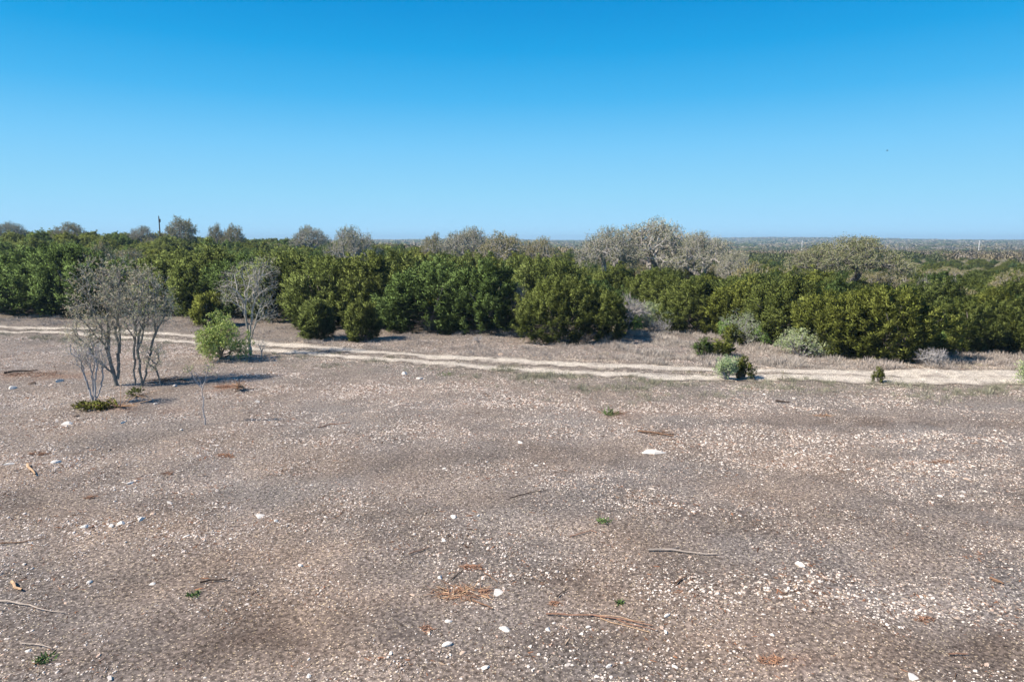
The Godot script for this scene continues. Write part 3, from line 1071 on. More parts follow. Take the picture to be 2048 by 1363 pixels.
	bush(spot(1866, 733), 74, 44, 160, twiggy, leafm, 510, "heap of fallen grey branches before the right-hand junipers")
	bush(spot(1865, 706), 60, 44, 120, skirt, leafm, 511, "fresh green bush behind the fallen grey branches")
	bush(spot(2052, 768), 38, 52, 110, misty, leafm, 512, "pale green sapling cut by the right edge beside the track")
	bush(spot(955, 684), 18, 12, 40, twiggy, leafm, 513, "small whitish dead weed between the track and the junipers")
	bush(spot(1452, 759), 44, 50, 150, silver.merged({"leaf_tones": [Color(0.28, 0.38, 0.18), Color(0.35, 0.43, 0.24)], "leaves": 6}, true), leafm, 514, "small silvery green bush on the near edge of the track")
	# young junipers
	var young := juniper(521, 1.6, 0.75, 7, 30, 0.0, 0.75, 9, 0.2, 0.022)
	for r in [[1487, 758, 40, 712, 1, 0.2, "knee-high yellowish juniper beside the silvery bush on the track edge"], [1440, 712, 60, 678, 1, 1.6, "low sprawling green juniper just beyond the track"], [1404, 711, 46, 676, 2, 2.6, "low dark juniper with drooping boughs just beyond the track"], [1757, 766, 22, 734, 1, 3.6, "lone little juniper sprout on the right part of the track"], [1465, 690, 40, 648, 1, 0.4, "thin yellow-green young juniper left of the silvery bush"]]:
		at = spot(r[0], r[1])
		var m := metres(at)
		plant("young_juniper", young, bark_mat, greens[r[4]], r[6], "juniper", at, Vector3(r[2] * m / 1.6, top_height(at, r[3]) / 1.7, r[2] * m / 1.6), r[5], "knee-high junipers by the track")
	# small weeds on the bare soil
	for r in [[1208, 1044, 26, 10, "flat green weed on the bare soil, the larger of two"], [1240, 1208, 14, 9, "flat green weed on the bare soil, the smaller of two"], [388, 1191, 24, 9, "flat green weed on bare soil in the lower left"], [1222, 830, 26, 20, "scraggly green weed growing on the rusty earth patch"], [890, 750, 36, 8, "flat green weed mat near the track at middle"], [90, 1322, 40, 16, "green weeds at the lower left corner of the clearing"]]:
		at = spot(r[0], r[1])
		var m := metres(at)
		rng.seed = int(r[0])
		var s := Shape.new()
		for k in 70:
			var a := rng.randf() * TAU
			var p: Vector3 = Vector3(cos(a), 0, sin(a)) * r[2] * m * 0.5 * sqrt(rng.randf())
			var d := (ball() + Vector3(0, 0.9, 0)).normalized()
			s.blade(p, d, d.cross(ball()).normalized(), r[3] * m * rnd(0.5, 1.1), 0.012, shade(Color(0.11, 0.17, 0.06), 0.4))
		var o := solid("weed", s.done(), leafm)
		o.position = at
		tag(o, r[4], "weed", "green weeds on the bare soil")


func bush(at: Vector3, wide: float, tall: float, points: int, o: Dictionary, leafm: Material, sd: int, label: String) -> void:
	rng.seed = sd
	var m := metres(at)
	var w := wide * m
	var h := tall * m
	var wood := Shape.new()
	var fine := Shape.new()
	var pts := []
	for k in 7:
		var t := TAU * k / 7.0
		var f := 0.0 if k == 6 else rnd(0.3, 0.68)
		pts.append_array(cloud(points / 7, Vector3(cos(t) * f * w * 0.5, h * (rnd(0.28, 0.66) if k < 6 else 0.66), sin(t) * f * w * 0.5), Vector3(w * rnd(0.14, 0.26), h * rnd(0.2, 0.36), w * rnd(0.14, 0.26)), 0.1))
	var sets := [[], [], [], []]
	for p in pts:
		p.y = maxf(p.y, 0.05)
		sets[(0 if p.x < 0 else 1) + (0 if p.z < 0 else 2)].append(p)
	for q in sets:
		if q.size() > 1:
			grow(wood, fine, Vector3(rnd(-0.05, 0.05), 0, rnd(-0.05, 0.05)), 0.05, q, o)
	if wood.v.is_empty():
		wood.tube(Vector3(0, -0.05, 0), Vector3(0, h * 0.4, 0), 0.02, 0.01, 5, o.bark, o.bark)
	plant("bush", [wood.done(), fine.done()], bark_mat, leafm, label, "bush", at, Vector3.ONE, 0.0, "", ["stems", "foliage"])


# ---------------------------------------------------------------- dry grass
func build_grass() -> void:
	rng.seed = 600
	var tufts := []
	for k in 3:
		var s := Shape.new()
		for j in 16:
			var a := rng.randf() * TAU
			var p := Vector3(cos(a), 0, sin(a)) * 0.14 * rng.randf()
			var d := (Vector3(cos(a) * 0.5, 1.0, sin(a) * 0.5) + ball() * 0.35).normalized()
			s.blade(p, d, d.cross(ball()).normalized(), rnd(0.12, 0.32), 0.006, shade(Color(1, 1, 1), 0.25))
		tufts.append(s.done())
	var m := paint("dry_grass", Color(1, 1, 1), 0.9, 0.3)
	var places := [[], [], []]
	var tones := [[], [], []]
	for k in 90000:
		var px := rnd(-120.0, 2170.0)
		var d := 26.0 + 34.0 * rng.randf()
		var x := (px - 1024.0) / FOCAL * d
		var p := Vector2(x, -d)
		var front := tree_line(px)
		if d > front + 5.0:
			continue
		var off := near_line(track_mid, p)
		var beyond := false
		var mid_d := 0.0
		for j in track_mid.size() - 1:
			if x >= track_mid[j].x and x < track_mid[j + 1].x:
				mid_d = -lerpf(track_mid[j].y, track_mid[j + 1].y, (x - track_mid[j].x) / (track_mid[j + 1].x - track_mid[j].x))
		beyond = d > mid_d
		var patchy := nz.get_noise_2d(x * 35.0, d * 35.0)
		var chance := 0.0
		var tone := Color(0.42, 0.37, 0.33)
		if beyond:
			if off < 1.6: continue
			chance = 0.42 + 1.5 * patchy + 0.4 * nz.get_noise_2d(x * 140.0, d * 140.0)
			if px > 1200: chance += 0.25
			if patchy < -0.1: tone = Color(0.46, 0.41, 0.32)
			if px > 1240 and px < 1700: tone = Color(0.44, 0.395, 0.35)
		elif off < 1.0:
			chance = 0.05 + patchy * 0.4
			tone = Color(0.25, 0.24, 0.16)
		elif off > 1.5:
			chance = (1.0 - smoothstep(1.5, 6.5, off)) * (0.4 + patchy) * (1.0 if px > 900 or px < 330 else 0.35)
			chance += 0.3 * exp(-pow((px - 1200.0) / 160.0, 2.0)) * (1.0 - smoothstep(4.0, 9.0, off))
			tone = Color(0.28, 0.275, 0.20) if patchy > 0.05 else Color(0.33, 0.30, 0.25)
		if rng.randf() > chance * 0.75:
			continue
		var kind := rng.randi() % 3
		var size := rnd(0.5, 1.5) * (1.0 + patchy) * ((0.6 + 0.25 * smoothstep(1100.0, 1300.0, px)) if beyond else 0.6)
		places[kind].append(Transform3D(Basis(Vector3.UP, rng.randf() * TAU).scaled_local(Vector3(size, size * rnd(0.7, 1.2), size)), Vector3(x, land(x, -d) - 0.01, -d)))
		tones[kind].append(shade(tone, 0.3))
	for k in 3:
		scatter("dry_grass", tufts[k], m, places[k], tones[k], "dry mauve-brown grass growing along the track and before the trees")


# ---------------------------------------------------------------- loose stone chips and mulch
func chip(sd: int, flat: float, stretch: float) -> ArrayMesh:
	rng.seed = sd
	var s := Shape.new()
	var n := 6
	var low := []
	var high := []
	for k in n:
		var t := TAU * (k + rnd(-0.3, 0.3)) / n
		var r := rnd(0.75, 1.1)
		low.append(Vector3(cos(t) * r * stretch, -0.2, sin(t) * r))
		high.append(Vector3(cos(t) * r * stretch * 0.68, flat * rnd(0.7, 1.1), sin(t) * r * 0.68))
	for k in n:
		var j := (k + 1) % n
		s.tri(low[k], high[k], low[j], Color(1, 1, 1))
		s.tri(low[j], high[k], high[j], Color(1, 1, 1))
		if k > 0 and k < n - 1:
			s.tri(high[0], high[j], high[k], Color(1, 1, 1))
	return s.done()


func build_gravel() -> void:
	var chips := [chip(701, 0.55, 1.0), chip(702, 0.4, 1.35), chip(703, 0.7, 0.9), chip(704, 0.35, 1.7)]
	var splinters := [chip(705, 0.35, 4.5), chip(706, 0.3, 7.0)]
	rng.seed = 710
	var places := [[], [], [], [], [], []]
	var tones := [[], [], [], [], [], []]
	var made := 0
	for k in 2000000:
		if made > 800000:
			break
		# even over the ground: more places farther off, as the wedge widens
		var d := sqrt(lerpf(16.0, 46.0 * 46.0, rng.randf()))
		if d > 20.0 and rng.randf() < 0.4:
			continue
		var x := rnd(-1.0, 1.0) * (0.82 * d + 10.0)
		if absf(x) > 0.8 * d + 1.0 and rng.randf() < 0.35:
			continue
		if d > tree_line(1024.0 + x / d * FOCAL) - 1.0:
			continue
		var s := stony(x, -d)
		if rng.randf() > s * 0.95:
			continue
		var size := 0.006 + 0.02 * pow(rng.randf(), 4.0) * (0.6 + 0.6 * s)
		if rng.randf() < 0.012 * s:
			size = rnd(0.024, 0.045)
		if d > 20.0:
			size *= 1.25
		var wood := rng.randf() < 0.28
		var kind := 4 + (rng.randi() & 1) if wood else rng.randi() % 4
		if wood:
			size *= 0.55
		var tilt := Basis(Vector3(rnd(-1, 1), 0, rnd(-1, 1)).normalized(), rnd(0.0, 0.35))
		places[kind].append(Transform3D(Basis(Vector3.UP, rng.randf() * TAU) * tilt.scaled_local(Vector3(size, size * rnd(0.6, 1.0), size)), Vector3(x, land(x, -d), -d)))
		var tone := Color(0.66, 0.59, 0.53)
		var pick := rng.randf()
		if wood:
			tone = Color(0.10, 0.062, 0.045) if pick < 0.52 else (Color(0.27, 0.135, 0.08) if pick < 0.85 else Color(0.34, 0.26, 0.19))
		elif pick < 0.2:
			tone = Color(0.42, 0.34, 0.28)
		elif pick < 0.32:
			tone = Color(0.50, 0.38, 0.31)
		elif pick < 0.42:
			tone = Color(0.26, 0.22, 0.195)
		if d > 27.0 and not wood and near_line(track_mid, Vector2(x, -d)) < 2.4:
			tone = Color(0.60, 0.52, 0.43)
		tones[kind].append(shade(tone, 0.2))
		made += 1
	var m := paint("stone_chips", Color(1, 1, 1), 0.9)
	for k in 6:
		if k < 4:
			scatter("gravel", chips[k], m, places[k], tones[k], "pale limestone chips strewn over the clearing")
		else:
			scatter("wood_mulch", splinters[k - 4], m, places[k], tones[k], "brown shredded juniper mulch strewn over the clearing")


# ---------------------------------------------------------------- single rocks
func rock(sd: int) -> ArrayMesh:
	rng.seed = sd
	var base := SphereMesh.new()
	base.radial_segments = 11
	base.rings = 6
	base.radius = 0.5
	base.height = 1.0
	var cuts := []
	for k in 12:
		cuts.append([ball(), rnd(0.2, 0.4)])
	var v: PackedVector3Array = base.get_mesh_arrays()[Mesh.ARRAY_VERTEX]
	var ix: PackedInt32Array = base.get_mesh_arrays()[Mesh.ARRAY_INDEX]
	for k in v.size():
		var p := v[k]
		for c in cuts:
			var over: float = p.dot(c[0]) - c[1]
			if over > 0.0:
				p -= c[0] * over
		p *= 1.0 + 0.12 * nz.get_noise_3d(p.x * 160.0 + sd, p.y * 160.0, p.z * 160.0)
		v[k] = Vector3(p.x * 1.15, maxf(p.y * 0.75, -0.2), p.z)
	var s := Shape.new()
	for k in range(0, ix.size(), 3):
		s.tri(v[ix[k]], v[ix[k + 1]], v[ix[k + 2]], shade(Color(1, 1, 1), 0.06))
	return s.done()


func build_rocks() -> void:
	var shapes := []
	for k in 7:
		shapes.append(rock(800 + k))
	var stone := [paint("limestone", Color(0.66, 0.62, 0.57), 0.9), paint("tan_stone", Color(0.56, 0.43, 0.34), 0.9), paint("grey_stone", Color(0.42, 0.40, 0.385), 0.9), paint("dark_clod", Color(0.11, 0.085, 0.07), 0.95)]
	var list := [[1009, 1259, 28, 0, "brightest white rock low in the middle of the clearing"], [895, 1290, 24, 0, "white rock left below the brightest white rock"], [997, 1183, 34, 0, "flat white slab above the brightest white rock"], [880, 1155, 18, 0, "white rock left of the rust-coloured shredded log"],
		[956, 1031, 12, 0, "small white rock right of a white pair at mid clearing"], [905, 1033, 20, 0, "left rock of a white pair at mid clearing"], [782, 1308, 16, 0, "oval white rock far left below the bright rocks"], [970, 1335, 22, 0, "white rock at bottom middle near the frame"], [1177, 1255, 12, 0, "white pebble-like rock right of the brightest white rock"], [1163, 1268, 14, 0, "white rock just below its twin, right of the brightest rock"],
		[1195, 1353, 16, 0, "white rock on the bottom edge right of middle"], [1217, 1333, 20, 0, "white rock near the bottom edge under the long reddish branch"], [1348, 1335, 16, 0, "white rock near bottom, under the right end of the reddish branch"], [887, 1081, 16, 0, "white rock under the mid clearing pair"], [973, 1086, 10, 0, "tiny white rock right under the mid clearing pair"], [896, 1243, 16, 0, "white rock above the left bottom rock"],
		[1060, 1293, 14, 0, "white rock to the right below the brightest rock"], [1096, 1259, 20, 0, "low white rock cluster piece right beside the brightest rock"], [1332, 1265, 16, 0, "white rock at the right end of the long reddish branch"], [889, 937, 12, 0, "white rock alone on dark soil at middle"], [824, 1190, 14, 1, "pinkish rock at the left tip of the shredded log"], [858, 1264, 16, 1, "orange tan rock left of the bright rocks"], [926, 1308, 16, 1, "yellowish rock with a dark shadow below the left bottom rock"],
		[137, 848, 26, 0, "wedge-shaped white rock left of the lone pale sapling"], [26, 777, 22, 0, "whitish rock at the left edge below the rusty litter"], [117, 763, 22, 0, "flat whitish rock left of the pale leafless shrub"], [513, 804, 16, 2, "grey rock right of the pale sapling"], [338, 1006, 18, 2, "bluish grey rock in the left half of the clearing"], [283, 1038, 22, 0, "white rock at the right end of the white stone row"], [304, 1029, 16, 1, "tan rock touching the right end of the white stone row"],
		[519, 1031, 32, 0, "broad white rock left of the mid clearing"], [243, 1047, 20, 0, "third stone in the white stone row"], [222, 1051, 20, 0, "second stone in the white stone row"], [170, 1053, 20, 0, "first stone at the left of the white stone row"], [259, 967, 18, 0, "white rock above the white stone row"], [130, 1208, 16, 1, "tan rock below the lower left long stick"], [178, 1165, 14, 0, "white rock in the lower left above the stick"], [306, 1168, 16, 0, "white rock left of the lower left green weed"],
		[410, 1357, 10, 0, "little white rock on the bottom edge at left"], [220, 1358, 22, 2, "grey rock on the bottom edge at far left"], [58, 1301, 16, 0, "white rock in the lower left corner"], [617, 1319, 10, 0, "white rock right of the dark lower left hollow"], [616, 1353, 18, 0, "white slab on the bottom edge left of middle"], [600, 1132, 14, 0, "white rock above the dark lower left hollow"], [616, 1083, 12, 0, "white rock below the broad white rock"], [551, 1042, 14, 0, "white rock just right of the broad white rock"],
		[244, 846, 14, 0, "small white rock in a pair left of the pale sapling"], [310, 807, 10, 0, "cream rock beside the cut brown branches"], [362, 860, 12, 0, "small cream rock left of the sapling's foot"], [18, 928, 22, 0, "pale slab at the left edge of the clearing"], [110, 925, 20, 0, "pale slab right of the left-edge slab"], [1826, 1352, 34, 0, "large white rock on the bottom edge at right"], [1546, 1272, 14, 0, "white rock above the lower right rusty patch"], [1602, 1132, 26, 0, "white rubble rock right of the forked pale stick"],
		[1932, 958, 14, 1, "cream rock near the right edge, upper of two"], [1926, 985, 14, 0, "white rock near the right edge, lower of two"], [1380, 1114, 12, 1, "pinkish rock touching the forked pale stick"], [1532, 1149, 10, 0, "small white rock below the forked pale stick"], [1438, 869, 8, 0, "small white rock right of the stick with dark litter"], [809, 748, 20, 0, "pale rock near the track left of middle"], [838, 757, 16, 0, "pale rock just right below the near-track rock"], [1003, 709, 18, 1, "mossy tan rock on the verge before the large round juniper"], [349, 772, 16, 2, "bluish grey rock in the shade of the budding oaks"],
		[1205, 872, 10, 3, "dark clod of earth above the middle right"], [152, 832, 12, 3, "dark clod left of the green cut bough"], [64, 768, 22, 3, "dark clod beside the rusty litter at left"], [1305, 905, 60, 0, "long flat white slab under the stick with dark litter"], [1040, 885, 18, 0, "white slab at the mid clearing litter"], [160, 700, 14, 0, "pale rock beyond the leafless shrub near the track"]]
	var k := 0
	for r in list:
		var at := spot(r[0], r[1])
		var w: float = r[2] * metres(at)
		rng.seed = 900 + k
		var o := solid("dark_clod" if r[3] == 3 else ("tan_rock" if r[3] == 1 else ("grey_rock" if r[3] == 2 else "limestone_rock")), shapes[k % 7], stone[r[3]])
		o.position = at
		o.rotation.y = rnd(0, TAU) if r[2] < 40 else 0.1
		var low := 0.35 if r[2] >= 30 else rnd(0.5, 0.8)
		o.scale = Vector3(w, w * low, w * (0.75 if r[2] < 40 else 0.5))
		tag(o, r[4], "clod" if r[3] == 3 else "rock", "loose rocks on the cleared ground")
		k += 1
	# further fist-sized stones, each named by the nearest thing one can find
	var marks := [[1009, 1259, "the brightest white rock"], [920, 1188, "the shredded juniper log"], [1365, 1107, "the forked pale stick"], [1200, 1243, "the long reddish branch"], [1305, 905, "the long flat white slab"], [519, 1031, "the broad white rock"], [200, 1052, "the white stone row"], [137, 848, "the wedge-shaped white rock"], [409, 849, "the lone pale sapling"], [450, 912, "the upper left rusty shreds"], [338, 1006, "the bluish grey rock"],
		[60, 1216, "the long pale stick"], [388, 1191, "the lower left green weed"], [430, 1164, "the dark rough branch"], [90, 1322, "the corner weeds"], [1208, 1044, "the larger green weed"], [1240, 1208, "the smaller green weed"], [930, 1032, "the mid clearing white pair"], [1826, 1352, "the large white bottom edge rock"], [1600, 1132, "the white rubble rock"], [1995, 1165, "the dark forked stick"], [1929, 970, "the two cream rocks"],
		[1645, 831, "the tan root shreds"], [1566, 806, "the short dark stick"], [1540, 1322, "the lower right rusty litter"], [1850, 1240, "the brown bark litter"], [1880, 925, "the right-hand rusty litter"], [1232, 827, "the rusty weed patch"], [1040, 885, "the mid clearing slab"], [889, 937, "the rock on dark soil"], [670, 850, "the thin red stick"], [820, 752, "the near-track rocks"], [212, 817, "the cut green bough"], [479, 780, "the tan root ball"], [60, 750, "the long dark litter"], [850, 1102, "the rusty twig"], [1300, 867, "the brown stick"], [1170, 1068, "the reddish bent twig"], [110, 925, "the pale left slabs"], [1460, 756, "the silvery track-edge bush"], [1757, 765, "the lone juniper sprout"], [616, 1353, "the white bottom edge slab"]]
	for q in marks:
		q.append(spot(q[0], q[1]))
	var taken := {}
	rng.seed = 955
	for j in 190:
		var d := sqrt(lerpf(9.0 * 9.0, 36.0 * 36.0, rng.randf()))
		var x := rnd(-0.74, 0.74) * d
		if rng.randf() > stony(x, -d) * 0.8 or d > tree_line(1024.0 + x / d * FOCAL) - 8.0:
			continue
		var o := solid("limestone_rock", shapes[j % 7], stone[0 if j % 5 else 1])
		var w := rnd(0.07, 0.13) * (1.0 + d * 0.012)
		o.position = Vector3(x, land(x, -d), -d)
		o.rotation.y = rnd(0, TAU)
		o.scale = Vector3(w, w * rnd(0.5, 0.8), w * rnd(0.6, 0.9))
		var near = marks[0]
		for q in marks:
			if q[3].distance_to(o.position) < near[3].distance_to(o.position):
				near = q
		var gap: Vector3 = o.position - near[3]
		var way := ("to the right of" if gap.x > 0 else "to the left of") if absf(gap.x) > absf(gap.z) else ("in front of" if gap.z > 0 else "behind")
		var text := "%s fist-sized stone %s %s" % ["pale" if j % 5 else "tan", way, near[2]]
		var n: int = taken.get(text, 0)
		taken[text] = n + 1
		if n > 0:
			text = text.replace("stone ", "stone, %s one, " % ["second", "third", "fourth", "fifth", "sixth", "seventh", "eighth", "ninth"][mini(n - 1, 7)])
		tag(o, text, "rock", "fist-sized stones among the gravel")


# ---------------------------------------------------------------- sticks, roots and litter
func stick(points: Array, r0: float, r1: float, col: Color, s: Shape, lift := 0.02) -> void:
	var last := Vector3.ZERO
	for k in points.size():
		var p := spot(points[k][0], points[k][1])
		p.y += lift + r0
		if k > 0:
			var a := lerpf(r0, r1, (k - 1.0) / (points.size() - 1))
			var b := lerpf(r0, r1, float(k) / (points.size() - 1))
			var mid := last.lerp(p, 0.5) + ball() * last.distance_to(p) * 0.05
			s.tube(last, mid, a, (a + b) * 0.5, 6, shade(col, 0.2), shade(col, 0.2))
			s.tube(mid, p, (a + b) * 0.5, b, 6, shade(col, 0.2), shade(col, 0.2))
		last = p


func wood_piece(called: String, label: String, category: String, lines: Array, group := "") -> void:
	var s := Shape.new()
	for l in lines:
		stick(l[0], l[1], l[2], l[3], s)
	var o := solid(called, s.done(), bark_mat)
	# its origin goes to its middle so that it turns about itself
	tag(o, label, category, group)


func build_debris() -> void:
	rng.seed = 1001
	var grey := Color(0.42, 0.36, 0.31)
	var red := Color(0.29, 0.17, 0.12)
	var brown := Color(0.22, 0.135, 0.09)
	var orange := Color(0.36, 0.205, 0.13)
	var tan := Color(0.48, 0.33, 0.21)
	var black := Color(0.07, 0.052, 0.042)
	var g := "sticks and branches on the cleared ground"
	wood_piece("fallen_branch", "forked pale grey stick lying right of the middle", "stick", [[[[1296, 1103], [1330, 1103], [1355, 1104], [1395, 1110], [1434, 1111]], 0.022, 0.012, grey], [[[1332, 1103], [1358, 1096]], 0.014, 0.008, grey]], g)
	wood_piece("fallen_branch", "long reddish juniper branch near the bottom right of middle", "branch", [[[[1092, 1231], [1140, 1233], [1190, 1234], [1250, 1243], [1305, 1254]], 0.014, 0.007, red], [[[1180, 1233], [1230, 1240], [1280, 1256], [1312, 1262]], 0.011, 0.006, red], [[[1200, 1238], [1240, 1252], [1300, 1268]], 0.008, 0.005, tan], [[[1190, 1233], [1240, 1236], [1290, 1246]], 0.007, 0.004, tan]], g)
	wood_piece("fallen_branch", "thin straight stick below the shredded rust-coloured log", "stick", [[[[945, 1204], [962, 1211], [985, 1221]], 0.016, 0.01, brown]], g)
	wood_piece("fallen_branch", "thin stick right below the upper rusty shreds", "stick", [[[[968, 1148], [985, 1160], [996, 1168]], 0.01, 0.006, brown]], g)
	wood_piece("fallen_branch", "dark twig left of the upper rusty shreds", "stick", [[[[902, 1162], [916, 1150], [926, 1142]], 0.01, 0.006, black]], g)
	wood_piece("fallen_branch", "long thin pale stick in the lower left corner", "stick", [[[[-10, 1206], [40, 1212], [75, 1220], [128, 1228]], 0.016, 0.008, grey]], g)
	wood_piece("fallen_branch", "short bent brown root piece at the left edge", "root", [[[[24, 1168], [30, 1180], [44, 1184]], 0.03, 0.02, tan]], g)
	wood_piece("fallen_branch", "slanting tan stick at the left edge", "stick", [[[[55, 932], [62, 942], [70, 952]], 0.035, 0.02, tan]], g)
	wood_piece("fallen_branch", "brown stick with dark litter right of the middle", "stick", [[[[1276, 864], [1300, 866], [1330, 871], [1348, 874]], 0.03, 0.018, brown]], g)
	wood_piece("fallen_branch", "short dark stick beyond the middle right", "stick", [[[[1552, 804], [1566, 806], [1580, 807]], 0.045, 0.02, black]], g)
	wood_piece("fallen_branch", "dark forked stick near the right edge", "stick", [[[[1980, 1158], [1995, 1164], [2008, 1172]], 0.022, 0.014, brown], [[[1984, 1164], [1998, 1168]], 0.014, 0.01, brown]], g)
	wood_piece("fallen_branch", "dark short stick below the forked pale stick", "stick", [[[[1352, 1170], [1364, 1160], [1372, 1155]], 0.02, 0.012, brown]], g)
	wood_piece("fallen_branch", "reddish bent twig below the larger green weed", "stick", [[[[1140, 1076], [1160, 1070], [1182, 1064], [1194, 1068]], 0.014, 0.007, red]], g)
	wood_piece("fallen_branch", "dark twig pointing to the small rusty root knot", "stick", [[[[1114, 1196], [1124, 1188], [1134, 1183]], 0.012, 0.006, black]], g)
	wood_piece("fallen_branch", "long dark branch at the left edge above the lower left", "branch", [[[[-10, 1092], [30, 1088], [60, 1084], [96, 1077]], 0.016, 0.008, brown]], g)
	wood_piece("fallen_branch", "dark rough branch in the lower left half", "branch", [[[[400, 1168], [420, 1164], [455, 1160]], 0.022, 0.01, black]], g)
	wood_piece("fallen_branch", "rusty twig left of the mid clearing rocks", "stick", [[[[818, 1110], [840, 1104], [866, 1094]], 0.014, 0.008, red]], g)
	wood_piece("fallen_branch", "thin pale stick at the bottom left near the frame", "stick", [[[[40, 1290], [70, 1292], [104, 1300]], 0.01, 0.006, grey]], g)
	wood_piece("fallen_branch", "reddish stick in the lower right of the clearing", "stick", [[[[1898, 1312], [1915, 1310], [1935, 1311]], 0.014, 0.01, red]], g)
	wood_piece("fallen_branch", "dark branch lying in the rusty litter at left", "branch", [[[[8, 748], [40, 744], [75, 742]], 0.05, 0.02, black]], g)
	wood_piece("fallen_branch", "thin red stick left of the pale rocks near the track", "stick", [[[[636, 856], [660, 850], [700, 846]], 0.02, 0.012, red]], g)
	wood_piece("fallen_branch", "dark low branch in the middle of the clearing", "branch", [[[[1020, 998], [1050, 990], [1095, 982]], 0.016, 0.008, black]], g)

	# heaps of splinters: [x, y, width, height px, count, tones, label]
	for r in [[920, 1188, 120, 14, 130, [orange, tan, red], "rust-coloured shredded juniper log left of the middle bottom"], [944, 1136, 46, 10, 70, [orange, red], "heap of rusty bark shreds above the shredded log"], [448, 774, 40, 10, 120, [orange, red], "low mound of red earth and shreds by the root ball"], [1108, 1207, 18, 8, 30, [red, orange], "small rusty root knot beside a dark twig"],
			[852, 1258, 26, 8, 30, [orange, red], "rusty shreds left of the bright rocks"], [1232, 827, 44, 8, 70, [red, brown], "rusty earth and bark patch with a weed"], [450, 912, 40, 6, 60, [orange, red], "rusty bark shreds in the upper left clearing"], [1645, 831, 34, 8, 50, [tan, orange], "tan root shreds beyond the middle right"], [1322, 868, 60, 6, 60, [black, brown], "dark litter beside the brown stick"],
			[336, 947, 28, 5, 40, [red, brown], "rusty shreds left of middle in the clearing"], [180, 995, 26, 6, 40, [red, brown], "dark red shreds above the white stone row"], [78, 908, 50, 5, 60, [red, brown], "reddish bark litter near the left slabs"], [1540, 1322, 50, 16, 70, [red, orange], "rusty litter in the lower right clearing"], [1850, 1240, 40, 10, 50, [red, brown], "brown bark litter by the pale stony patch at lower right"], [60, 750, 120, 8, 160, [red, black, brown], "long dark rusty litter at the left edge"], [330, 762, 90, 9, 140, [black, brown], "dark twig litter in the shade of the budding oaks"], [1880, 925, 50, 5, 50, [red, brown], "rusty litter in the pale patch at right"]]:
		var at := spot(r[0], r[1])
		var m := metres(at)
		var s := Shape.new()
		var w: float = r[2] * m
		var h: float = r[3] * m * 0.35
		for k in r[4]:
			var u := sqrt(rng.randf()) * 0.5
			var a := rng.randf() * TAU
			var p: Vector3 = Vector3(cos(a) * u * w, 0, sin(a) * u * maxf(w * 0.4, 0.2))
			p.y = land(at.x + p.x, at.z + p.z) - at.y + h * (1.0 - u * 2.0) * rng.randf() + 0.01
			var d := Vector3(rnd(-1, 1), rnd(-0.15, 0.3), rnd(-0.6, 0.6)).normalized()
			var l := rnd(0.08, 0.3) * clampf(w, 0.4, 1.4)
			var col: Color = r[5][rng.randi() % r[5].size()]
			s.tube(p, p + d * l, rnd(0.004, 0.012), 0.003, 4, shade(col, 0.3), shade(col, 0.3))
		var o := solid("wood_shreds", s.done(), bark_mat)
		o.position = at
		tag(o, r[6], "wood shreds", "heaps of shredded wood")
		o.set_meta("kind", "stuff")
	# root ball by the red earth
	var at := spot(479, 780)
	var s := Shape.new()
	for k in 26:
		var u := ball()
		u.y = absf(u.y) * 0.9
		var p := Vector3(0, 0.1, 0)
		for j in 3:
			var q := p + (u + ball() * 0.6).normalized() * 0.14
			q.y = maxf(q.y, 0.0)
			s.tube(p, q, 0.028 - j * 0.007, 0.02 - j * 0.006, 5, shade(tan, 0.25), shade(orange, 0.25))
			p = q
	var ball_node := solid("root_ball", s.done(), bark_mat)
	ball_node.position = at
	tag(ball_node, "tangled tan root ball lying at the end of the red earth mound", "root ball")
	# cut bough, part green and part brown
	at = spot(212, 817)
	var bough := thing("cut_juniper_bough", "cut juniper bough with green sprays lying below the leafless shrub", "bough", at)
	s = Shape.new()
	var f := Shape.new()
	for k in 14:
		var d := Vector3(rnd(-1.0, 1.0), rnd(0.0, 0.18), rnd(-0.5, 0.5)).normalized()
		var p := Vector3(0.5, 0.05, -0.1)
		var q := p + d * rnd(0.6, 1.5) * (1.0 if d.x < 0 else 1.3)
		q.y = maxf(q.y, 0.03) + 0.08
		s.tube(p, q, 0.018, 0.006, 4, shade(brown, 0.3), shade(tan, 0.3))
	for k in 46:
		var u := sqrt(rng.randf())
		var a := rng.randf() * TAU
		plume(f, Vector3(-0.35 + cos(a) * u * 0.8, 0.05 + 0.07 * rng.randf(), sin(a) * u * 0.5), Vector3(rnd(-1, 0.4), 0.2, rnd(-0.4, 0.4)).normalized(), 12, 0.24, 0.022, 0.6, Color(0.17, 0.21, 0.07))
	solid("branches", s.done(), bark_mat, bough)
	solid("foliage", f.done(), greens[1], bough)
	at = spot(270, 795)
	bough = thing("cut_juniper_bough", "smaller cut bough with a green tuft and bare brown stems", "bough", at)
	s = Shape.new()
	f = Shape.new()
	for k in 9:
		s.tube(Vector3(0, 0.05, 0), Vector3(rnd(-0.3, 1.2), rnd(0.05, 0.45), rnd(-0.3, 0.8)), 0.018, 0.006, 4, shade(red, 0.3), shade(tan, 0.3))
	for k in 14:
		plume(f, Vector3(rnd(-0.25, 0.2), rnd(0.1, 0.3), rnd(-0.2, 0.2)), (ball() + Vector3(0, 1, 0)).normalized(), 12, 0.2, 0.02, 0.7, Color(0.16, 0.21, 0.07))
	solid("branches", s.done(), bark_mat, bough)
	solid("foliage", f.done(), greens[0], bough)


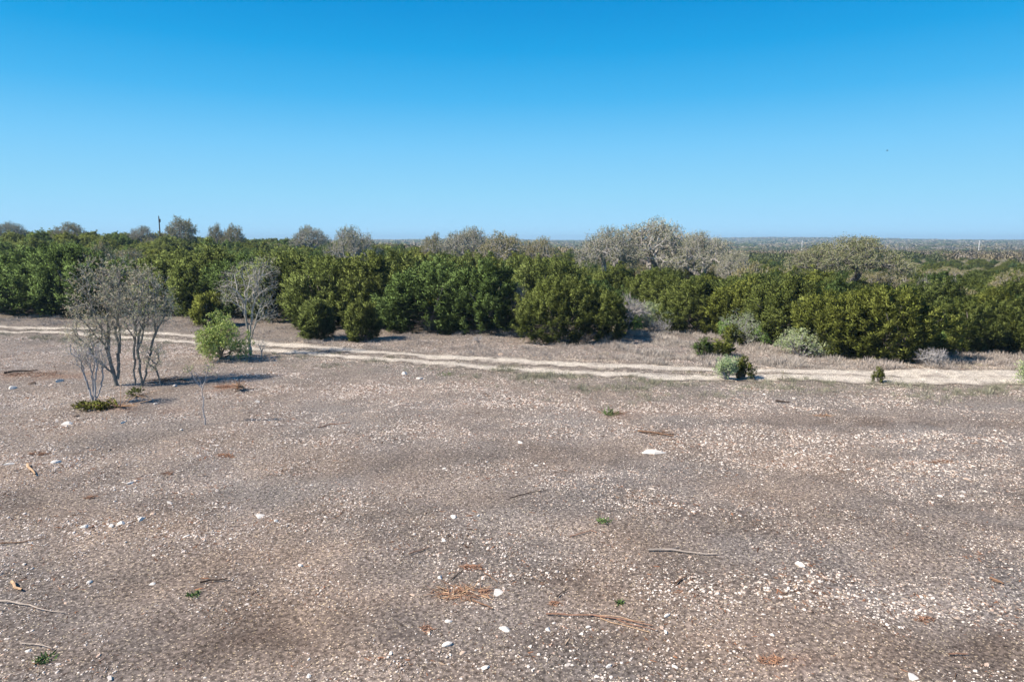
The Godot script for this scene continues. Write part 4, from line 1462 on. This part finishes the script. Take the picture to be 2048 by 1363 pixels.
# ---------------------------------------------------------------- poles and a bird
func build_poles() -> void:
	rng.seed = 1100
	for r in [[328, 150, 433, Color(0.075, 0.06, 0.05), "dark wooden utility pole on the left skyline"], [1599, 620, 480, Color(0.62, 0.62, 0.62), "white utility pole beyond the spreading oak"], [1950, 480, 481, Color(0.66, 0.66, 0.66), "white utility pole on the open plain at right"]]:
		var at := away(r[0], r[1])
		var h := top_height(at, r[2])
		var o := thing("utility_pole", r[4], "utility pole", at, "utility poles")
		var w: float = 0.1 + r[1] * 0.0004
		var s := Shape.new()
		s.tube(Vector3(0, -0.3, 0), Vector3(0, h, 0), w, w * 0.7, 8, r[3], r[3])
		solid("shaft", s.done(), paint("pole_wood", Color(1, 1, 1), 0.8), o)
		var top := Shape.new()
		top.tube(Vector3(w * 1.3, h * 0.86, 0), Vector3(w * 1.3, h * 0.94, 0), w * 0.8, w * 0.8, 8, r[3], r[3])
		top.tube(Vector3(0, h, 0), Vector3(0, h + 0.25, 0), w * 0.4, w * 0.25, 6, r[3], r[3])
		solid("transformer", top.done(), paint("pole_wood", Color(1, 1, 1), 0.8), o)
	# a small dark bird high over the right half
	var r := ray(1775, 301).normalized()
	var body := Shape.new()
	var wings := Shape.new()
	var ink := Color(0.03, 0.03, 0.032)
	body.tube(Vector3(0, 0, 0.2), Vector3(0, 0.01, 0), 0.01, 0.055, 7, ink, ink)
	body.tube(Vector3(0, 0.01, 0), Vector3(0, 0.02, -0.14), 0.055, 0.04, 7, ink, ink)
	body.tube(Vector3(0, 0.02, -0.14), Vector3(0, 0.02, -0.24), 0.04, 0.004, 7, ink, ink)
	body.tri(Vector3(0, 0, 0.12), Vector3(0.07, 0, 0.3), Vector3(-0.07, 0, 0.3), ink)
	for side in [-1.0, 1.0]:
		wings.tri(Vector3(0, 0.03, -0.1), Vector3(side * 0.24, 0.1, -0.12), Vector3(0, 0.03, 0.08), ink)
		wings.tri(Vector3(side * 0.24, 0.1, -0.12), Vector3(side * 0.2, 0.09, 0.06), Vector3(0, 0.03, 0.08), ink)
		wings.tri(Vector3(side * 0.24, 0.1, -0.12), Vector3(side * 0.46, 0.08, 0.04), Vector3(side * 0.2, 0.09, 0.06), ink)
	var bird := thing("bird", "tiny dark bird flying in the blue sky at right", "bird", Vector3(0, EYE, 0) + r * 75.0)
	bird.scale = Vector3.ONE * 0.45
	bird.rotation = Vector3(0, 0.9, 0.35)
	solid("body", body.done(), bark_mat, bird)
	solid("wings", wings.done(), bark_mat, bird)
